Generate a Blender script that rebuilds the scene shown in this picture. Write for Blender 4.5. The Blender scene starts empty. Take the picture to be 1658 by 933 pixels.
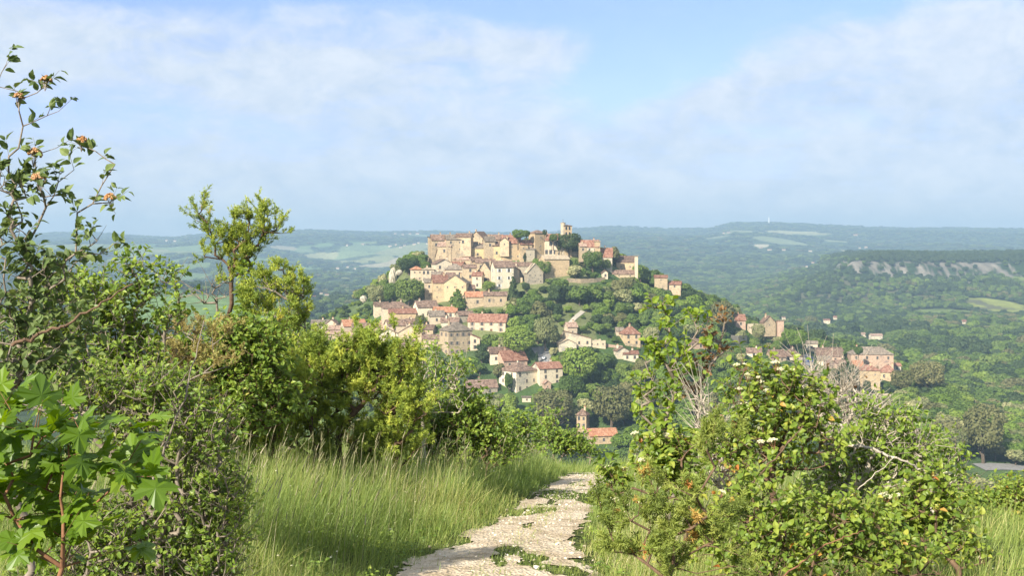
# tuning values for light and air
SKY_STR = .12; EXPO = 1.12; HAZE_D = 1.7e-4; HAZE_COL = (.41, .60, .79, 1)
SKYTINT = (.54, .55, .92, 1); CLOUD_A = (.58, .69, .82); CLOUD_B = (.82, .88, .94); CLOUD_S = 4.1
import bpy, math, random
import numpy as np
from mathutils import Vector, Matrix

F = 1870.0          # focal length in photograph pixels
HOR = 400.0         # horizon row
RNG = np.random.default_rng(7)
C = bpy.context.scene.collection
sc = bpy.context.scene

# ------------------------------------------------------------------ noise
def _h(ix, iy, s):
    n = (ix.astype(np.int64) * 374761393 + iy.astype(np.int64) * 668265263 + s * 1274126177) & 0x7fffffff
    n = ((n ^ (n >> 13)) * 1274126177) & 0x7fffffff
    n = ((n ^ (n >> 16)) * 2246822519) & 0x7fffffff
    return (n & 0xffffff) / float(0xffffff)
def vnoise(x, y, s=0):
    ix = np.floor(x); iy = np.floor(y); fx = x - ix; fy = y - iy
    fx = fx * fx * (3 - 2 * fx); fy = fy * fy * (3 - 2 * fy)
    a = _h(ix, iy, s); b = _h(ix + 1, iy, s); c = _h(ix, iy + 1, s); d = _h(ix + 1, iy + 1, s)
    return (a * (1 - fx) + b * fx) * (1 - fy) + (c * (1 - fx) + d * fx) * fy
def fbm(x, y, s=0, o=4):
    r = 0; a = .5; t = 0
    for i in range(o):
        r = r + a * vnoise(x * 2 ** i, y * 2 ** i, s + i * 17); t += a; a *= .5
    return r / t - .5          # about -.5 .. .5
def sstep(a, b, x):
    t = np.clip((x - a) / (b - a), 0, 1); return t * t * (3 - 2 * t)

# ------------------------------------------------------------------ terrain height
CR = [(250, 650), (350, 600), (430, 565), (500, 530), (560, 502), (600, 480), (633, 462), (660, 430), (690, 424), (740, 412), (800, 406),
      (860, 404), (920, 406), (980, 422), (1010, 440), (1040, 458), (1100, 480), (1150, 500), (1190, 520), (1240, 540), (1300, 558),
      (1380, 578), (1450, 600), (1520, 640), (1600, 690), (1700, 720)]
CRX = np.array([(p[0] - 829) / F * 720 for p in CR]); CRZ = np.array([(HOR - p[1]) / F * 720 for p in CR])
RG = [(-400, 380), (0, 381), (120, 377), (200, 382), (280, 387), (330, 382), (440, 377), (500, 374), (600, 378), (700, 377), (800, 379),
      (890, 379), (930, 372), (980, 369), (1100, 372), (1150, 371), (1185, 362), (1250, 361), (1400, 369), (1500, 371), (1658, 372), (2200, 366)]
RGU = np.array([(p[0] - 829) / F for p in RG]); RGZ = np.array([(HOR - p[1]) / F for p in RG])

PY = np.array([0, 6, 8.4, 10, 12, 14, 18, 22, 27, 34]); PXc = np.array([-.3, -.28, -.15, .06, .36, .58, 1.08, 1.45, 1.65, 2.0])
def pathx(Y): return np.interp(Y, PY, PXc)

def mesa_s(x, Y, wob=None):
    if wob is None: wob = fbm(x / 160, Y / 160, 21, 4)
    s = np.minimum((x - .2 * Y + 30) / 330, (Y - 1820 - .15 * (x - 700)) / 560) + wob * .16
    return np.minimum(s, (3350 - Y) / 450)
def near_h(x, Y):
    Yp = np.clip(Y, 0, None)
    z = -1.7 - .06 * Yp - .0027 * Yp ** 2 + .02 * np.clip(-Y, 0, 60)
    z = z - .10 * np.clip(x - 3, 0, 40) - .002 * np.clip(np.abs(x) - 3, 0, 200) ** 2
    z = z + (.04 + .14 * sstep(.8, 2.0, np.abs(x - pathx(Y)))) * fbm(x / 1.7, Y / 1.7, 5, 3)
    # bank on the left of the path
    z = z + .22 * sstep(.9, 2.4, -(x - pathx(Y))) * sstep(4, 9, Y)
    return z
def H(x, Y):
    x = np.asarray(x, float); Y = np.asarray(Y, float)
    r = np.hypot(x, Y)
    far = -110 + 5 * fbm(x / 220, Y / 220, 1, 3) * sstep(300, 700, r)
    # low swells of the valley further out
    far = far + 26 * sstep(1500, 2600, Y) * np.clip(fbm(x / 520, Y / 700, 3, 4) + .12, 0, 1)
    # far range
    u = x / np.maximum(Y, 1.0)
    top = np.interp(u, RGU, RGZ) * 8000 + 110
    t = np.clip((Y - 3000) / (8000 - 3000), 0, 1)
    prof = t ** 1.2
    n = .6 * fbm(x / 1500 + 3, Y / 1500, 9, 5) + .9 * (.30 - np.abs(fbm(x / 1300 + .4 * Y / 1300, Y / 2600, 19, 4)) * 2)
    up = top * prof + n * 150 * np.sin(np.pi * np.clip(t, 0, 1)) ** 1.0
    up = np.minimum(up, top * (.25 + .75 * t))
    up = np.where(Y > 8000, top - (Y - 8000) * .03, up)
    far = far + np.where(Y > 3000, up, 0)
    # mesa with the cliff band
    wob = fbm(x / 160, Y / 160, 21, 4)
    s = mesa_s(x, Y, wob)
    m = np.interp(s, [0, .2, .5, .70, .78, .86, 1.0], [0, 12, 38, 56, 78, 84, 90])
    far = np.where(m > 0, np.maximum(far, -110 + m + wob * 12 * np.clip(m / 20, 0, 1)), far)
    # low ridge in the left middle distance
    s2 = np.exp(-((x + 520) / 330) ** 2 - ((Y - 1750) / 330) ** 2)
    far = far + 46 * s2
    # village hill
    cz = np.interp(x, CRX, CRZ, left=-110, right=-110)
    wobx = 6 * fbm(x / 40, Y / 40, 31, 3)
    tf = np.clip((Y - 455) / (720 - 455), 0, 1)
    tf = np.where(tf < .92, tf, .92 + .08 * np.sin((tf - .92) / .08 * np.pi / 2)) 
    tb = np.clip((1000 - Y) / 270, 0, 1); tb = tb * tb * (3 - 2 * tb)
    hz = -110 + (cz + 110) * np.minimum(tf, tb) + wobx * .35 * np.minimum(tf, 1 - tf * .8)
    z = np.maximum(far, hz)
    nr = near_h(x, Y)
    k = 6.0
    d = np.clip((nr - z) / k, -30, 30)
    z = np.where(d > 10, nr, z + k * np.log1p(np.exp(d)))
    return z

def P(px, py, Y): return Vector(((px - 829) / F * Y, Y, (HOR - py) / F * Y))
_YS = np.concatenate([np.linspace(3, 60, 400), np.linspace(61, 1000, 2600), np.geomspace(1001, 13000, 2500)])
def ray(px, py, lo=0, hi=1e9):
    Y = _YS[(_YS >= lo) & (_YS <= hi)]
    u = (px - 829) / F; v = (HOR - py) / F
    hit = np.nonzero(H(u * Y, Y) > v * Y)[0]
    if len(hit) == 0: return None
    return float(Y[hit[0]])

# ------------------------------------------------------------------ materials
def newmat(name):
    m = bpy.data.materials.new(name); m.use_nodes = True
    nt = m.node_tree; b = nt.nodes['Principled BSDF']; b.inputs['Roughness'].default_value = .85
    b.inputs['Specular IOR Level'].default_value = .25
    return m, nt, b
def N(nt, t, **kw):
    n = nt.nodes.new(t)
    for k, v in kw.items():
        if k in n.inputs.keys(): n.inputs[k].default_value = v
        else: setattr(n, k, v)
    return n
def ramp(nt, stops, fac=None):
    r = nt.nodes.new('ShaderNodeValToRGB'); e = r.color_ramp.elements
    while len(e) < len(stops): e.new(.5)
    for i, (p, c) in enumerate(stops): e[i].position = p; e[i].color = (*c, 1)
    if fac is not None: nt.links.new(fac, r.inputs['Fac'])
    return r
def leafmat(name, stops, trans=.35, rough=.5, attr='rnd', spec=.35, vary=0.0):
    m, nt, b = newmat(name)
    if attr == 'object':
        a = N(nt, 'ShaderNodeObjectInfo').outputs['Random']
        geo = N(nt, 'ShaderNodeAttribute', attribute_name='rnd').outputs['Fac']
        mx = N(nt, 'ShaderNodeMath', operation='MULTIPLY_ADD'); nt.links.new(geo, mx.inputs[0]); mx.inputs[1].default_value = .45
        m2 = N(nt, 'ShaderNodeMath', operation='MULTIPLY'); nt.links.new(a, m2.inputs[0]); m2.inputs[1].default_value = .55
        nt.links.new(m2.outputs[0], mx.inputs[2]); a = mx.outputs[0]
    else:
        a = N(nt, 'ShaderNodeAttribute', attribute_name='rnd').outputs['Fac']
    r = ramp(nt, stops, a)
    b.inputs['Roughness'].default_value = rough; b.inputs['Specular IOR Level'].default_value = spec
    nt.links.new(r.outputs[0], b.inputs['Base Color'])
    tr = N(nt, 'ShaderNodeBsdfTranslucent')
    hs = N(nt, 'ShaderNodeHueSaturation', Hue=.485, Saturation=1.1, Value=1.5); nt.links.new(r.outputs[0], hs.inputs['Color'])
    nt.links.new(hs.outputs[0], tr.inputs['Color'])
    mix = N(nt, 'ShaderNodeMixShader', Fac=trans)
    mix.inputs[0].default_value = trans
    nt.links.new(b.outputs[0], mix.inputs[1]); nt.links.new(tr.outputs[0], mix.inputs[2])
    nt.links.new(mix.outputs[0], nt.nodes['Material Output'].inputs['Surface'])
    return m
def noisemat(name, stops, scale=3.0, detail=6, bump=0.0, rough=.9, coord='Object', obrand=0.0):
    m, nt, b = newmat(name)
    tc = N(nt, 'ShaderNodeTexCoord'); ns = N(nt, 'ShaderNodeTexNoise', Scale=scale, Detail=detail, Roughness=.65)
    nt.links.new(tc.outputs[coord], ns.inputs['Vector'])
    r = ramp(nt, stops, ns.outputs['Fac']); out = r.outputs[0]
    if obrand:
        oi = N(nt, 'ShaderNodeObjectInfo'); hs = N(nt, 'ShaderNodeHueSaturation')
        mr = N(nt, 'ShaderNodeMapRange'); mr.inputs['To Min'].default_value = 1 - obrand; mr.inputs['To Max'].default_value = 1 + obrand
        nt.links.new(oi.outputs['Random'], mr.inputs['Value']); nt.links.new(mr.outputs[0], hs.inputs['Value']); nt.links.new(out, hs.inputs['Color']); out = hs.outputs[0]
    nt.links.new(out, b.inputs['Base Color']); b.inputs['Roughness'].default_value = rough
    if bump:
        bp = N(nt, 'ShaderNodeBump', Strength=bump, Distance=.05); nt.links.new(ns.outputs['Fac'], bp.inputs['Height']); nt.links.new(bp.outputs[0], b.inputs['Normal'])
    return m

# ------------------------------------------------------------------ mesh helpers
def link(o, parent=None):
    C.objects.link(o)
    if parent is not None: o.parent = parent
    return o
def mesh_np(name, V, faces, mat, parent=None, rnd=None, smooth=False, loc=None, mats=None, midx=None):
    """faces: list of int arrays (n,k)"""
    me = bpy.data.meshes.new(name)
    V = np.asarray(V, np.float32)
    me.vertices.add(len(V)); me.vertices.foreach_set('co', V.ravel())
    fl = [np.asarray(f, np.int32) for f in faces if len(f)]
    li = np.concatenate([f.ravel() for f in fl]); tot = np.concatenate([np.full(len(f), f.shape[1], np.int32) for f in fl])
    st = np.concatenate([[0], np.cumsum(tot)[:-1]]).astype(np.int32)
    me.loops.add(len(li)); me.loops.foreach_set('vertex_index', li)
    me.polygons.add(len(tot)); me.polygons.foreach_set('loop_start', st); me.polygons.foreach_set('loop_total', tot)
    if midx is not None: me.polygons.foreach_set('material_index', np.asarray(midx, np.int32))
    me.polygons.foreach_set('use_smooth', np.full(len(tot), smooth))
    if rnd is not None:
        a = me.attributes.new('rnd', 'FLOAT', 'POINT'); a.data.foreach_set('value', np.asarray(rnd, np.float32))
    for m in (mats or [mat]): me.materials.append(m)
    me.update(calc_edges=True)
    o = bpy.data.objects.new(name, me)
    if loc is not None: o.location = loc
    return link(o, parent)
def tag(o, label=None, cat=None, group=None, kind=None):
    if label: o['label'] = label
    if cat: o['category'] = cat
    if group: o['group'] = group
    if kind: o['kind'] = kind
    return o
def empty(name, loc=(0, 0, 0), rz=0):
    o = bpy.data.objects.new(name, None); o.location = loc; o.rotation_euler = (0, 0, rz); o.empty_display_size = .5
    return link(o)
class Acc:
    """collects boxes / prisms into one mesh with material slots"""
    def __init__(s): s.v = []; s.f = []; s.m = []
    def poly(s, pts, fs, mi=0):
        b = len(s.v); s.v += [tuple(p) for p in pts]
        for f in fs: s.f.append(tuple(b + i for i in f)); s.m.append(mi)
    def box(s, x0, x1, y0, y1, z0, z1, mi=0):
        s.poly([(x0, y0, z0), (x1, y0, z0), (x1, y1, z0), (x0, y1, z0), (x0, y0, z1), (x1, y0, z1), (x1, y1, z1), (x0, y1, z1)],
               [(0, 3, 2, 1), (4, 5, 6, 7), (0, 1, 5, 4), (1, 2, 6, 5), (2, 3, 7, 6), (3, 0, 4, 7)], mi)
    def cyl(s, c, r, h, n=10, mi=0, axis='z', r2=None):
        r2 = r if r2 is None else r2; a = [2 * math.pi * i / n for i in range(n)]
        def p(rr, t, k):
            if axis == 'z': return (c[0] + rr * math.cos(t), c[1] + rr * math.sin(t), c[2] + k)
            if axis == 'y': return (c[0] + rr * math.cos(t), c[1] + k, c[2] + rr * math.sin(t))
            return (c[0] + k, c[1] + rr * math.cos(t), c[2] + rr * math.sin(t))
        pts = [p(r, t, 0) for t in a] + [p(r2, t, h) for t in a]
        s.poly(pts, [(i, (i + 1) % n, n + (i + 1) % n, n + i) for i in range(n)] + [tuple(range(n - 1, -1, -1)), tuple(range(n, 2 * n))], mi)
    def build(s, name, mats, parent=None, loc=None):
        me = bpy.data.meshes.new(name); me.from_pydata(s.v, [], s.f)
        for m in (mats if isinstance(mats, (list, tuple)) else [mats]): me.materials.append(m)
        me.polygons.foreach_set('material_index', s.m); me.update()
        o = bpy.data.objects.new(name, me)
        if loc is not None: o.location = loc
        return link(o, parent)
def norm(a): return a / np.maximum(np.linalg.norm(a, axis=-1, keepdims=True), 1e-9)
def frames(d, up):
    """rotation matrices with local Y = d, local Z near up"""
    d = norm(d); x = norm(np.cross(d, up)); z = np.cross(x, d)
    return np.stack([x, d, z], axis=-1)
def instv(tv, tf, M, T, S, rnd=None):
    """tv (k,3), tf list of (m,n) arrays, M (N,3,3), T (N,3), S (N,) or (N,3)"""
    S = np.asarray(S); S = S[:, None] if S.ndim == 1 else S
    Np = len(T); k = len(tv)
    V = np.einsum('nij,nkj->nki', M, tv[None] * S[:, None, :]) + T[:, None, :]
    off = (np.arange(Np) * k)[:, None, None]
    Fs = [(np.asarray(f)[None] + off).reshape(-1, np.asarray(f).shape[1]) for f in tf]
    R = np.repeat(rnd, k) if rnd is not None else None
    return V.reshape(-1, 3), Fs, R
def merge(parts):
    """[(V, Fs, R)] -> one"""
    Vs, Fo, Rs, b = [], {}, [], 0
    for V, Fs, R in parts:
        for f in Fs: Fo.setdefault(f.shape[1], []).append(f + b)
        Vs.append(V); Rs.append(R if R is not None else np.zeros(len(V))); b += len(V)
    return np.concatenate(Vs), [np.concatenate(v) for v in Fo.values()], np.concatenate(Rs)
def tubes(A, B, ra, rb, n=5):
    """many tapered tube segments"""
    d = norm(B - A); up = np.where(np.abs(d[:, 2:3]) > .9, np.array([[1., 0, 0]]), np.array([[0, 0, 1.]]))
    x = norm(np.cross(d, up)); y = np.cross(d, x)
    t = np.arange(n) * 2 * np.pi / n
    ring = np.cos(t)[None, :, None] * x[:, None] + np.sin(t)[None, :, None] * y[:, None]
    V = np.concatenate([A[:, None] + ring * ra[:, None, None], B[:, None] + d[:, None] * (rb * .3)[:, None, None] + ring * rb[:, None, None]], 1).reshape(-1, 3)
    i = np.arange(n); q = np.stack([i, (i + 1) % n, n + (i + 1) % n, n + i], 1)
    Fq = (q[None] + (np.arange(len(A)) * 2 * n)[:, None, None]).reshape(-1, 4)
    return V, [Fq], np.repeat(np.random.default_rng(1).random(len(A)), 2 * n)
# ------------------------------------------------------------------ world, sun, camera
SUN_AZ = math.atan2(-.56, -.83)      # direction to the sun, x then y
SUN_EL = math.radians(34)
w = bpy.data.worlds.new('World'); sc.world = w; w.use_nodes = True
nt = w.node_tree; bg = nt.nodes['Background']
sky = N(nt, 'ShaderNodeTexSky', sky_type='NISHITA'); sky.sun_disc = False
sky.sun_elevation = SUN_EL; sky.sun_rotation = SUN_AZ
sky.air_density = 1.15; sky.dust_density = .7; sky.ozone_density = 2.2; sky.altitude = 250
tc = N(nt, 'ShaderNodeTexCoord')
sep = N(nt, 'ShaderNodeSeparateXYZ'); nt.links.new(tc.outputs['Generated'], sep.inputs[0])
def M_(op, a, b=None, c=None):
    n = N(nt, 'ShaderNodeMath', operation=op)
    for i, v in enumerate((a, b, c)):
        if v is None: continue
        if isinstance(v, (int, float)): n.inputs[i].default_value = v
        else: nt.links.new(v, n.inputs[i])
    return n.outputs[0]
zc = M_('MAXIMUM', sep.outputs['Z'], 0.0)
den = M_('ADD', zc, .10)
cx = M_('DIVIDE', sep.outputs['X'], den); cy = M_('DIVIDE', sep.outputs['Y'], den)
cmb = N(nt, 'ShaderNodeCombineXYZ'); nt.links.new(cx, cmb.inputs[0]); nt.links.new(cy, cmb.inputs[1])
n1 = N(nt, 'ShaderNodeTexNoise', Scale=1.3, Detail=8, Roughness=.55, Distortion=.35); nt.links.new(cmb.outputs[0], n1.inputs['Vector'])
n2 = N(nt, 'ShaderNodeTexNoise', Scale=5.0, Detail=7, Roughness=.6, Distortion=.3); nt.links.new(cmb.outputs[0], n2.inputs['Vector'])
def hole(az, el, ra, re, tilt=0.0):
    # clear gap in the veil around one bearing and elevation (units: x/y and z of the direction)
    a = M_('DIVIDE', M_('SUBTRACT', M_('SUBTRACT', sep.outputs['X'], az), M_('MULTIPLY', M_('SUBTRACT', sep.outputs['Z'], el), tilt)), ra)
    b = M_('DIVIDE', M_('SUBTRACT', sep.outputs['Z'], el), re)
    return M_('POWER', 2.718, M_('MULTIPLY', M_('ADD', M_('MULTIPLY', a, a), M_('MULTIPLY', b, b)), -1.0))
h1 = hole(.125, .165, .055, .045, .9)
h2 = hole(-.33, .222, .26, .024)
h3 = hole(.16, .215, .20, .030)
h4 = hole(-.33, .105, .14, .020)
hs_ = M_('ADD', M_('ADD', h1, h2), M_('ADD', h3, M_('MULTIPLY', h4, .35)))
cm2 = N(nt, 'ShaderNodeCombineXYZ'); nt.links.new(sep.outputs['X'], cm2.inputs[0]); nt.links.new(sep.outputs['Y'], cm2.inputs[2]); nt.links.new(M_('MULTIPLY', sep.outputs['Z'], 1.5), cm2.inputs[1])
n4 = N(nt, 'ShaderNodeTexNoise', Scale=17.0, Detail=9, Roughness=.62, Distortion=.5); nt.links.new(cm2.outputs[0], n4.inputs['Vector'])
cov = M_('SUBTRACT', M_('ADD', M_('MULTIPLY', n4.outputs['Fac'], .50), M_('ADD', M_('MULTIPLY', n1.outputs['Fac'], .58), M_('MULTIPLY', n2.outputs['Fac'], .24))), M_('MULTIPLY', hs_, .75))
mr = N(nt, 'ShaderNodeMapRange', interpolation_type='SMOOTHSTEP'); nt.links.new(cov, mr.inputs['Value'])
mr.inputs['From Min'].default_value = .30; mr.inputs['From Max'].default_value = .68; mr.inputs['To Min'].default_value = .12; mr.inputs['To Max'].default_value = .92
# veil fades towards the horizon
fade = N(nt, 'ShaderNodeMapRange', interpolation_type='SMOOTHSTEP'); nt.links.new(sep.outputs['Z'], fade.inputs['Value'])
fade.inputs['From Min'].default_value = .0; fade.inputs['From Max'].default_value = .14; fade.inputs['To Min'].default_value = .9
low = N(nt, 'ShaderNodeMapRange', interpolation_type='SMOOTHSTEP'); nt.links.new(sep.outputs['Z'], low.inputs['Value']); low.inputs['From Min'].default_value = .0; low.inputs['From Max'].default_value = .16; low.inputs['To Min'].default_value = .88; low.inputs['To Max'].default_value = .0
mfac = M_('MAXIMUM', M_('MULTIPLY', mr.outputs[0], fade.outputs[0]), low.outputs[0])
tint = N(nt, 'ShaderNodeMix', data_type='RGBA', blend_type='MULTIPLY'); tint.inputs[0].default_value = 1
nt.links.new(sky.outputs[0], tint.inputs[6]); tint.inputs[7].default_value = SKYTINT
mixc = N(nt, 'ShaderNodeMix', data_type='RGBA'); nt.links.new(mfac, mixc.inputs[0]); nt.links.new(tint.outputs[2], mixc.inputs[6])
n3 = N(nt, 'ShaderNodeTexNoise', Scale=42.0, Detail=6, Roughness=.6, Distortion=.4); nt.links.new(cm2.outputs[0], n3.inputs['Vector'])
cc = ramp(nt, [(.36, CLOUD_A), (.62, CLOUD_B)], M_('ADD', M_('MULTIPLY', n4.outputs['Fac'], .6), M_('MULTIPLY', n3.outputs['Fac'], .4)))
cs = N(nt, 'ShaderNodeMix', data_type='RGBA', blend_type='MULTIPLY'); cs.inputs[0].default_value = 1
nt.links.new(cc.outputs[0], cs.inputs[6]); cs.inputs[7].default_value = (CLOUD_S, CLOUD_S, CLOUD_S, 1)
nt.links.new(cs.outputs[2], mixc.inputs[7])
nt.links.new(mixc.outputs[2], bg.inputs['Color']); bg.inputs['Strength'].default_value = SKY_STR

sl = bpy.data.lights.new('sun', 'SUN'); sl.energy = 4.8; sl.angle = math.radians(.53); sl.color = (1.0, .93, .79)
so = link(bpy.data.objects.new('sun', sl))
dts = Vector((math.cos(SUN_EL) * -.56, math.cos(SUN_EL) * -.83, math.sin(SUN_EL)))
so.rotation_euler = dts.to_track_quat('Z', 'Y').to_euler(); so.location = (-30, -30, 60)
cd = bpy.data.cameras.new('camera'); cam = link(bpy.data.objects.new('camera', cd)); sc.camera = cam
cd.sensor_width = 36; cd.lens = F / 1658 * 36; cd.shift_y = -(466.5 - HOR) / 1658
cd.clip_start = .1; cd.clip_end = 60000; cam.location = (0, 0, 0); cam.rotation_euler = (math.radians(90), 0, 0)
sc.view_settings.view_transform = 'Standard'; sc.view_settings.look = 'None'; sc.view_settings.gamma = 1; sc.view_settings.exposure = EXPO
sc.cycles.max_bounces = 6; sc.cycles.volume_bounces = 0; sc.cycles.transparent_max_bounces = 4
sc.cycles.use_denoising = True

# haze: one closed box round camera and ground
hm = bpy.data.materials.new('haze_air'); hm.use_nodes = True; hn = hm.node_tree
hn.nodes.remove(hn.nodes['Principled BSDF'])
pv = N(hn, 'ShaderNodeVolumePrincipled'); pv.inputs['Color'].default_value = HAZE_COL; pv.inputs['Density'].default_value = HAZE_D; pv.inputs['Anisotropy'].default_value = 0
hn.links.new(pv.outputs[0], hn.nodes['Material Output'].inputs['Volume'])
a = Acc(); a.box(-10700, 10700, -10700, 10700, -420, 240)
tag(a.build('haze', hm), 'pale blue haze over the far hills', kind='stuff')

# ------------------------------------------------------------------ ground sheet
ang = np.concatenate([np.arange(-180, -34, 3.0), np.arange(-34, 34, .1), np.arange(34, 180, 3.0)])   # bearing from +Y
rad = np.concatenate([[0.0], np.geomspace(.4, 30, 200), np.geomspace(30.3, 400, 200), np.geomspace(404, 1000, 180), np.geomspace(1008, 10500, 400)])
AG, RD = np.meshgrid(np.radians(ang), rad, indexing='xy')
GX = RD * np.sin(AG); GY = RD * np.cos(AG)
GZ = H(GX, GY)
GZ = np.where(GY < -60, np.minimum(GZ, -3), GZ)

FIELDS = [  # px, py, half width, half height (photograph units at their distance), colour, near limit
 (1622, 497, 46, 11, (.20, .22, .055)), (1528, 505, 52, 4, (.13, .17, .05)), (1650, 452, 20, 4, (.14, .18, .05)),
 (1385, 528, 34, 5, (.15, .20, .05)), (1280, 377, 42, 2.5, (.30, .29, .14)), (1322, 379, 26, 2, (.24, .24, .11)), (1200, 376, 40, 4, (.17, .19, .08)), (1262, 391, 38, 6, (.17, .20, .09)),
 (1234, 398, 14, 4, (.38, .34, .22)), (1386, 409, 24, 3, (.30, .27, .13)), (1352, 390, 18, 1.6, (.19, .22, .10)), (1160, 384, 18, 3, (.15, .17, .08)), (990, 393, 8, 1.5, (.3, .3, .2)), (1430, 412, 18, 4, (.16, .18, .10)),
 (560, 412, 46, 6, (.16, .21, .08)), (520, 418, 26, 4, (.27, .27, .12)), (590, 403, 40, 5, (.14, .19, .08)), (655, 405, 45, 5, (.20, .21, .09)), (610, 432, 30, 5, (.30, .26, .15)), (560, 441, 32, 5, (.17, .23, .08)),
 (660, 418, 32, 4, (.33, .27, .16)), (640, 441, 30, 5, (.24, .24, .11)), (480, 405, 26, 3, (.15, .20, .09)), (460, 402, 22, 3, (.25, .22, .13)), (300, 402, 60, 4, (.14, .20, .08)), (240, 404, 30, 2.5, (.22, .24, .11)), (480, 436, 40, 5, (.12, .18, .07)),
 (360, 408, 45, 4, (.15, .20, .08)), (180, 400, 40, 3, (.13, .18, .08)), (660, 382, 35, 2.2, (.14, .19, .09)), (200, 480, 90, 14, (.09, .14, .04)), (330, 500, 130, 26, (.13, .20, .055)), (270, 452, 60, 9, (.11, .16, .05)), (430, 470, 40, 7, (.12, .18, .06)), (310, 432, 30, 5, (.12, .17, .05)),
 (500, 480, 30, 6, (.10, .15, .05)), (800, 392, 30, 2.5, (.16, .2, .09)), (1615, 770, 60, 14, (.10, .15, .04)), (1570, 775, 34, 10, (.11, .17, .05)),
]
fieldW = []
for fx, fy, hw, hh, col in FIELDS:
    lo = 480 if fy > 700 else (1000 if fy > 515 else 1250)
    yc = ray(fx, fy, lo); y0 = ray(fx, fy + hh, lo); y1 = ray(fx, fy - hh, lo)
    if yc is None: continue
    y0 = y0 or yc * .97; y1 = y1 or yc * 1.04
    fieldW.append(((fx - 829) / F * yc, yc, hw * yc / F, min(max((y1 - y0) / 2, 12), hw * yc / F * 1.6), col))
def field_mask(x, y):
    """index of the field at x, y (or -1)"""
    idx = np.full(np.shape(x), -1)
    wob = fbm(x / 90, y / 90, 77, 3)
    for i, (cx_, cy_, a_, b_, col) in enumerate(fieldW):
        k = np.minimum(1.0, 1.0)
        d = np.abs((x - cx_) / a_) ** 2.6 + np.abs((y - cy_) / b_) ** 2.6
        idx = np.where(d + wob * .9 < 1, i, idx)
    return idx
fi = field_mask(GX, GY)
r_ = np.hypot(GX, GY)
n_a = fbm(GX / 60, GY / 60, 41, 5); n_b = fbm(GX / 14, GY / 14, 51, 4); n_c = fbm(GX / 420, GY / 420, 61, 4)
wood = np.array([.020, .040, .014]); wood2 = np.array([.045, .072, .022]); scrub = np.array([.085, .10, .040])
mixw = np.clip(.5 + n_a * 2.2, 0, 1)[..., None]
col = wood * (1 - mixw) + wood2 * mixw
ms = np.clip((n_c + .06) * 5, 0, 1)[..., None] * np.clip(n_b + .7, 0, 1)[..., None] * .5
col = col * (1 - ms) + scrub * ms
FARM = fbm(GX / 130, GY / 170, 191, 2)
# trodden soil beside the path
ps_ = (np.abs(GX - pathx(GY)) < 1.15 - .3 * sstep(9, 15, GY)) & (GY > 2) & (GY < 24)
col = np.where(ps_[..., None], np.array([.20, .18, .10]) * (1 + n_b[..., None] * .5), col)
# random meadows of the far country
mead = (fbm(GX / 260 + 9, GY / 330, 91, 3) > .10) & (GY > 2300) & (GX < 900) & (GX / np.maximum(GY, 1) < .02) & (GY < 7000)
mcol = np.array([.15, .19, .07]) + (n_c[..., None] * np.array([.25, .10, .05]))
col = np.where(mead[..., None], np.clip(mcol, .05, .4), col)
for i, fdt in enumerate(fieldW):
    c_ = np.array(fdt[4]) * (1 + n_b[..., None] * .35)
    col = np.where((fi == i)[..., None], c_, col)
# near grassland
ng = sstep(300, 120, r_)[..., None]
gcol = np.array([.085, .105, .032]) * (1 + n_b[..., None] * .5)
col = col * (1 - ng) + gcol * ng
# village hill: grass, stone and garden soil
vh = ((GY > 455) & (GY < 760) & (GX > CRX[2]) & (GX < CRX[-2]))
vcol = np.array([.06, .10, .03]) + np.clip(n_b[..., None] * 2.0 + .1, 0, 1) * np.array([.06, .05, .035])
up_v = vh & (GX > -75) & (GX < 45) & (GY > 600)
vcol = np.where(up_v[..., None], vcol + np.array([.08, .06, .035]), vcol)
col = np.where(vh[..., None], vcol, col)
# bare rock: steep ground on the mesa
dzr = np.gradient(GZ, axis=0) / np.maximum(np.gradient(RD, axis=0), 1e-3)
mesa = (GX > 600) & (GY > 2050) & (GY < 3300)
s_ = mesa_s(GX, GY)
strk = fbm(GX / 11, GY / 40, 121, 4) * 1.3
patch = fbm(GX / 140, GY / 400, 131, 3)
rockm = (GX > 560) & (GY > 2000) & (GY < 2700) & (s_ > .66) & (s_ < .83) & (strk + patch * 1.0 > -.10) & (GX < 1000)
rock2 = mesa & (s_ > .52) & (s_ < .70) & (strk + patch * 1.5 > .16)
col = np.where(rockm[..., None], np.array([.155, .138, .112]) * (1 + strk[..., None] * 1.6), col)
col = np.where(rock2[..., None], np.array([.20, .19, .15]), col)
mes2 = (GY > 1900) & (s_ > .12) & (s_ < .66) & (patch + fbm(GX / 60, GY / 90, 5, 3) > -.12) & ~rock2
col = np.where(mes2[..., None], np.array([.105, .105, .055]), col)

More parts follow.
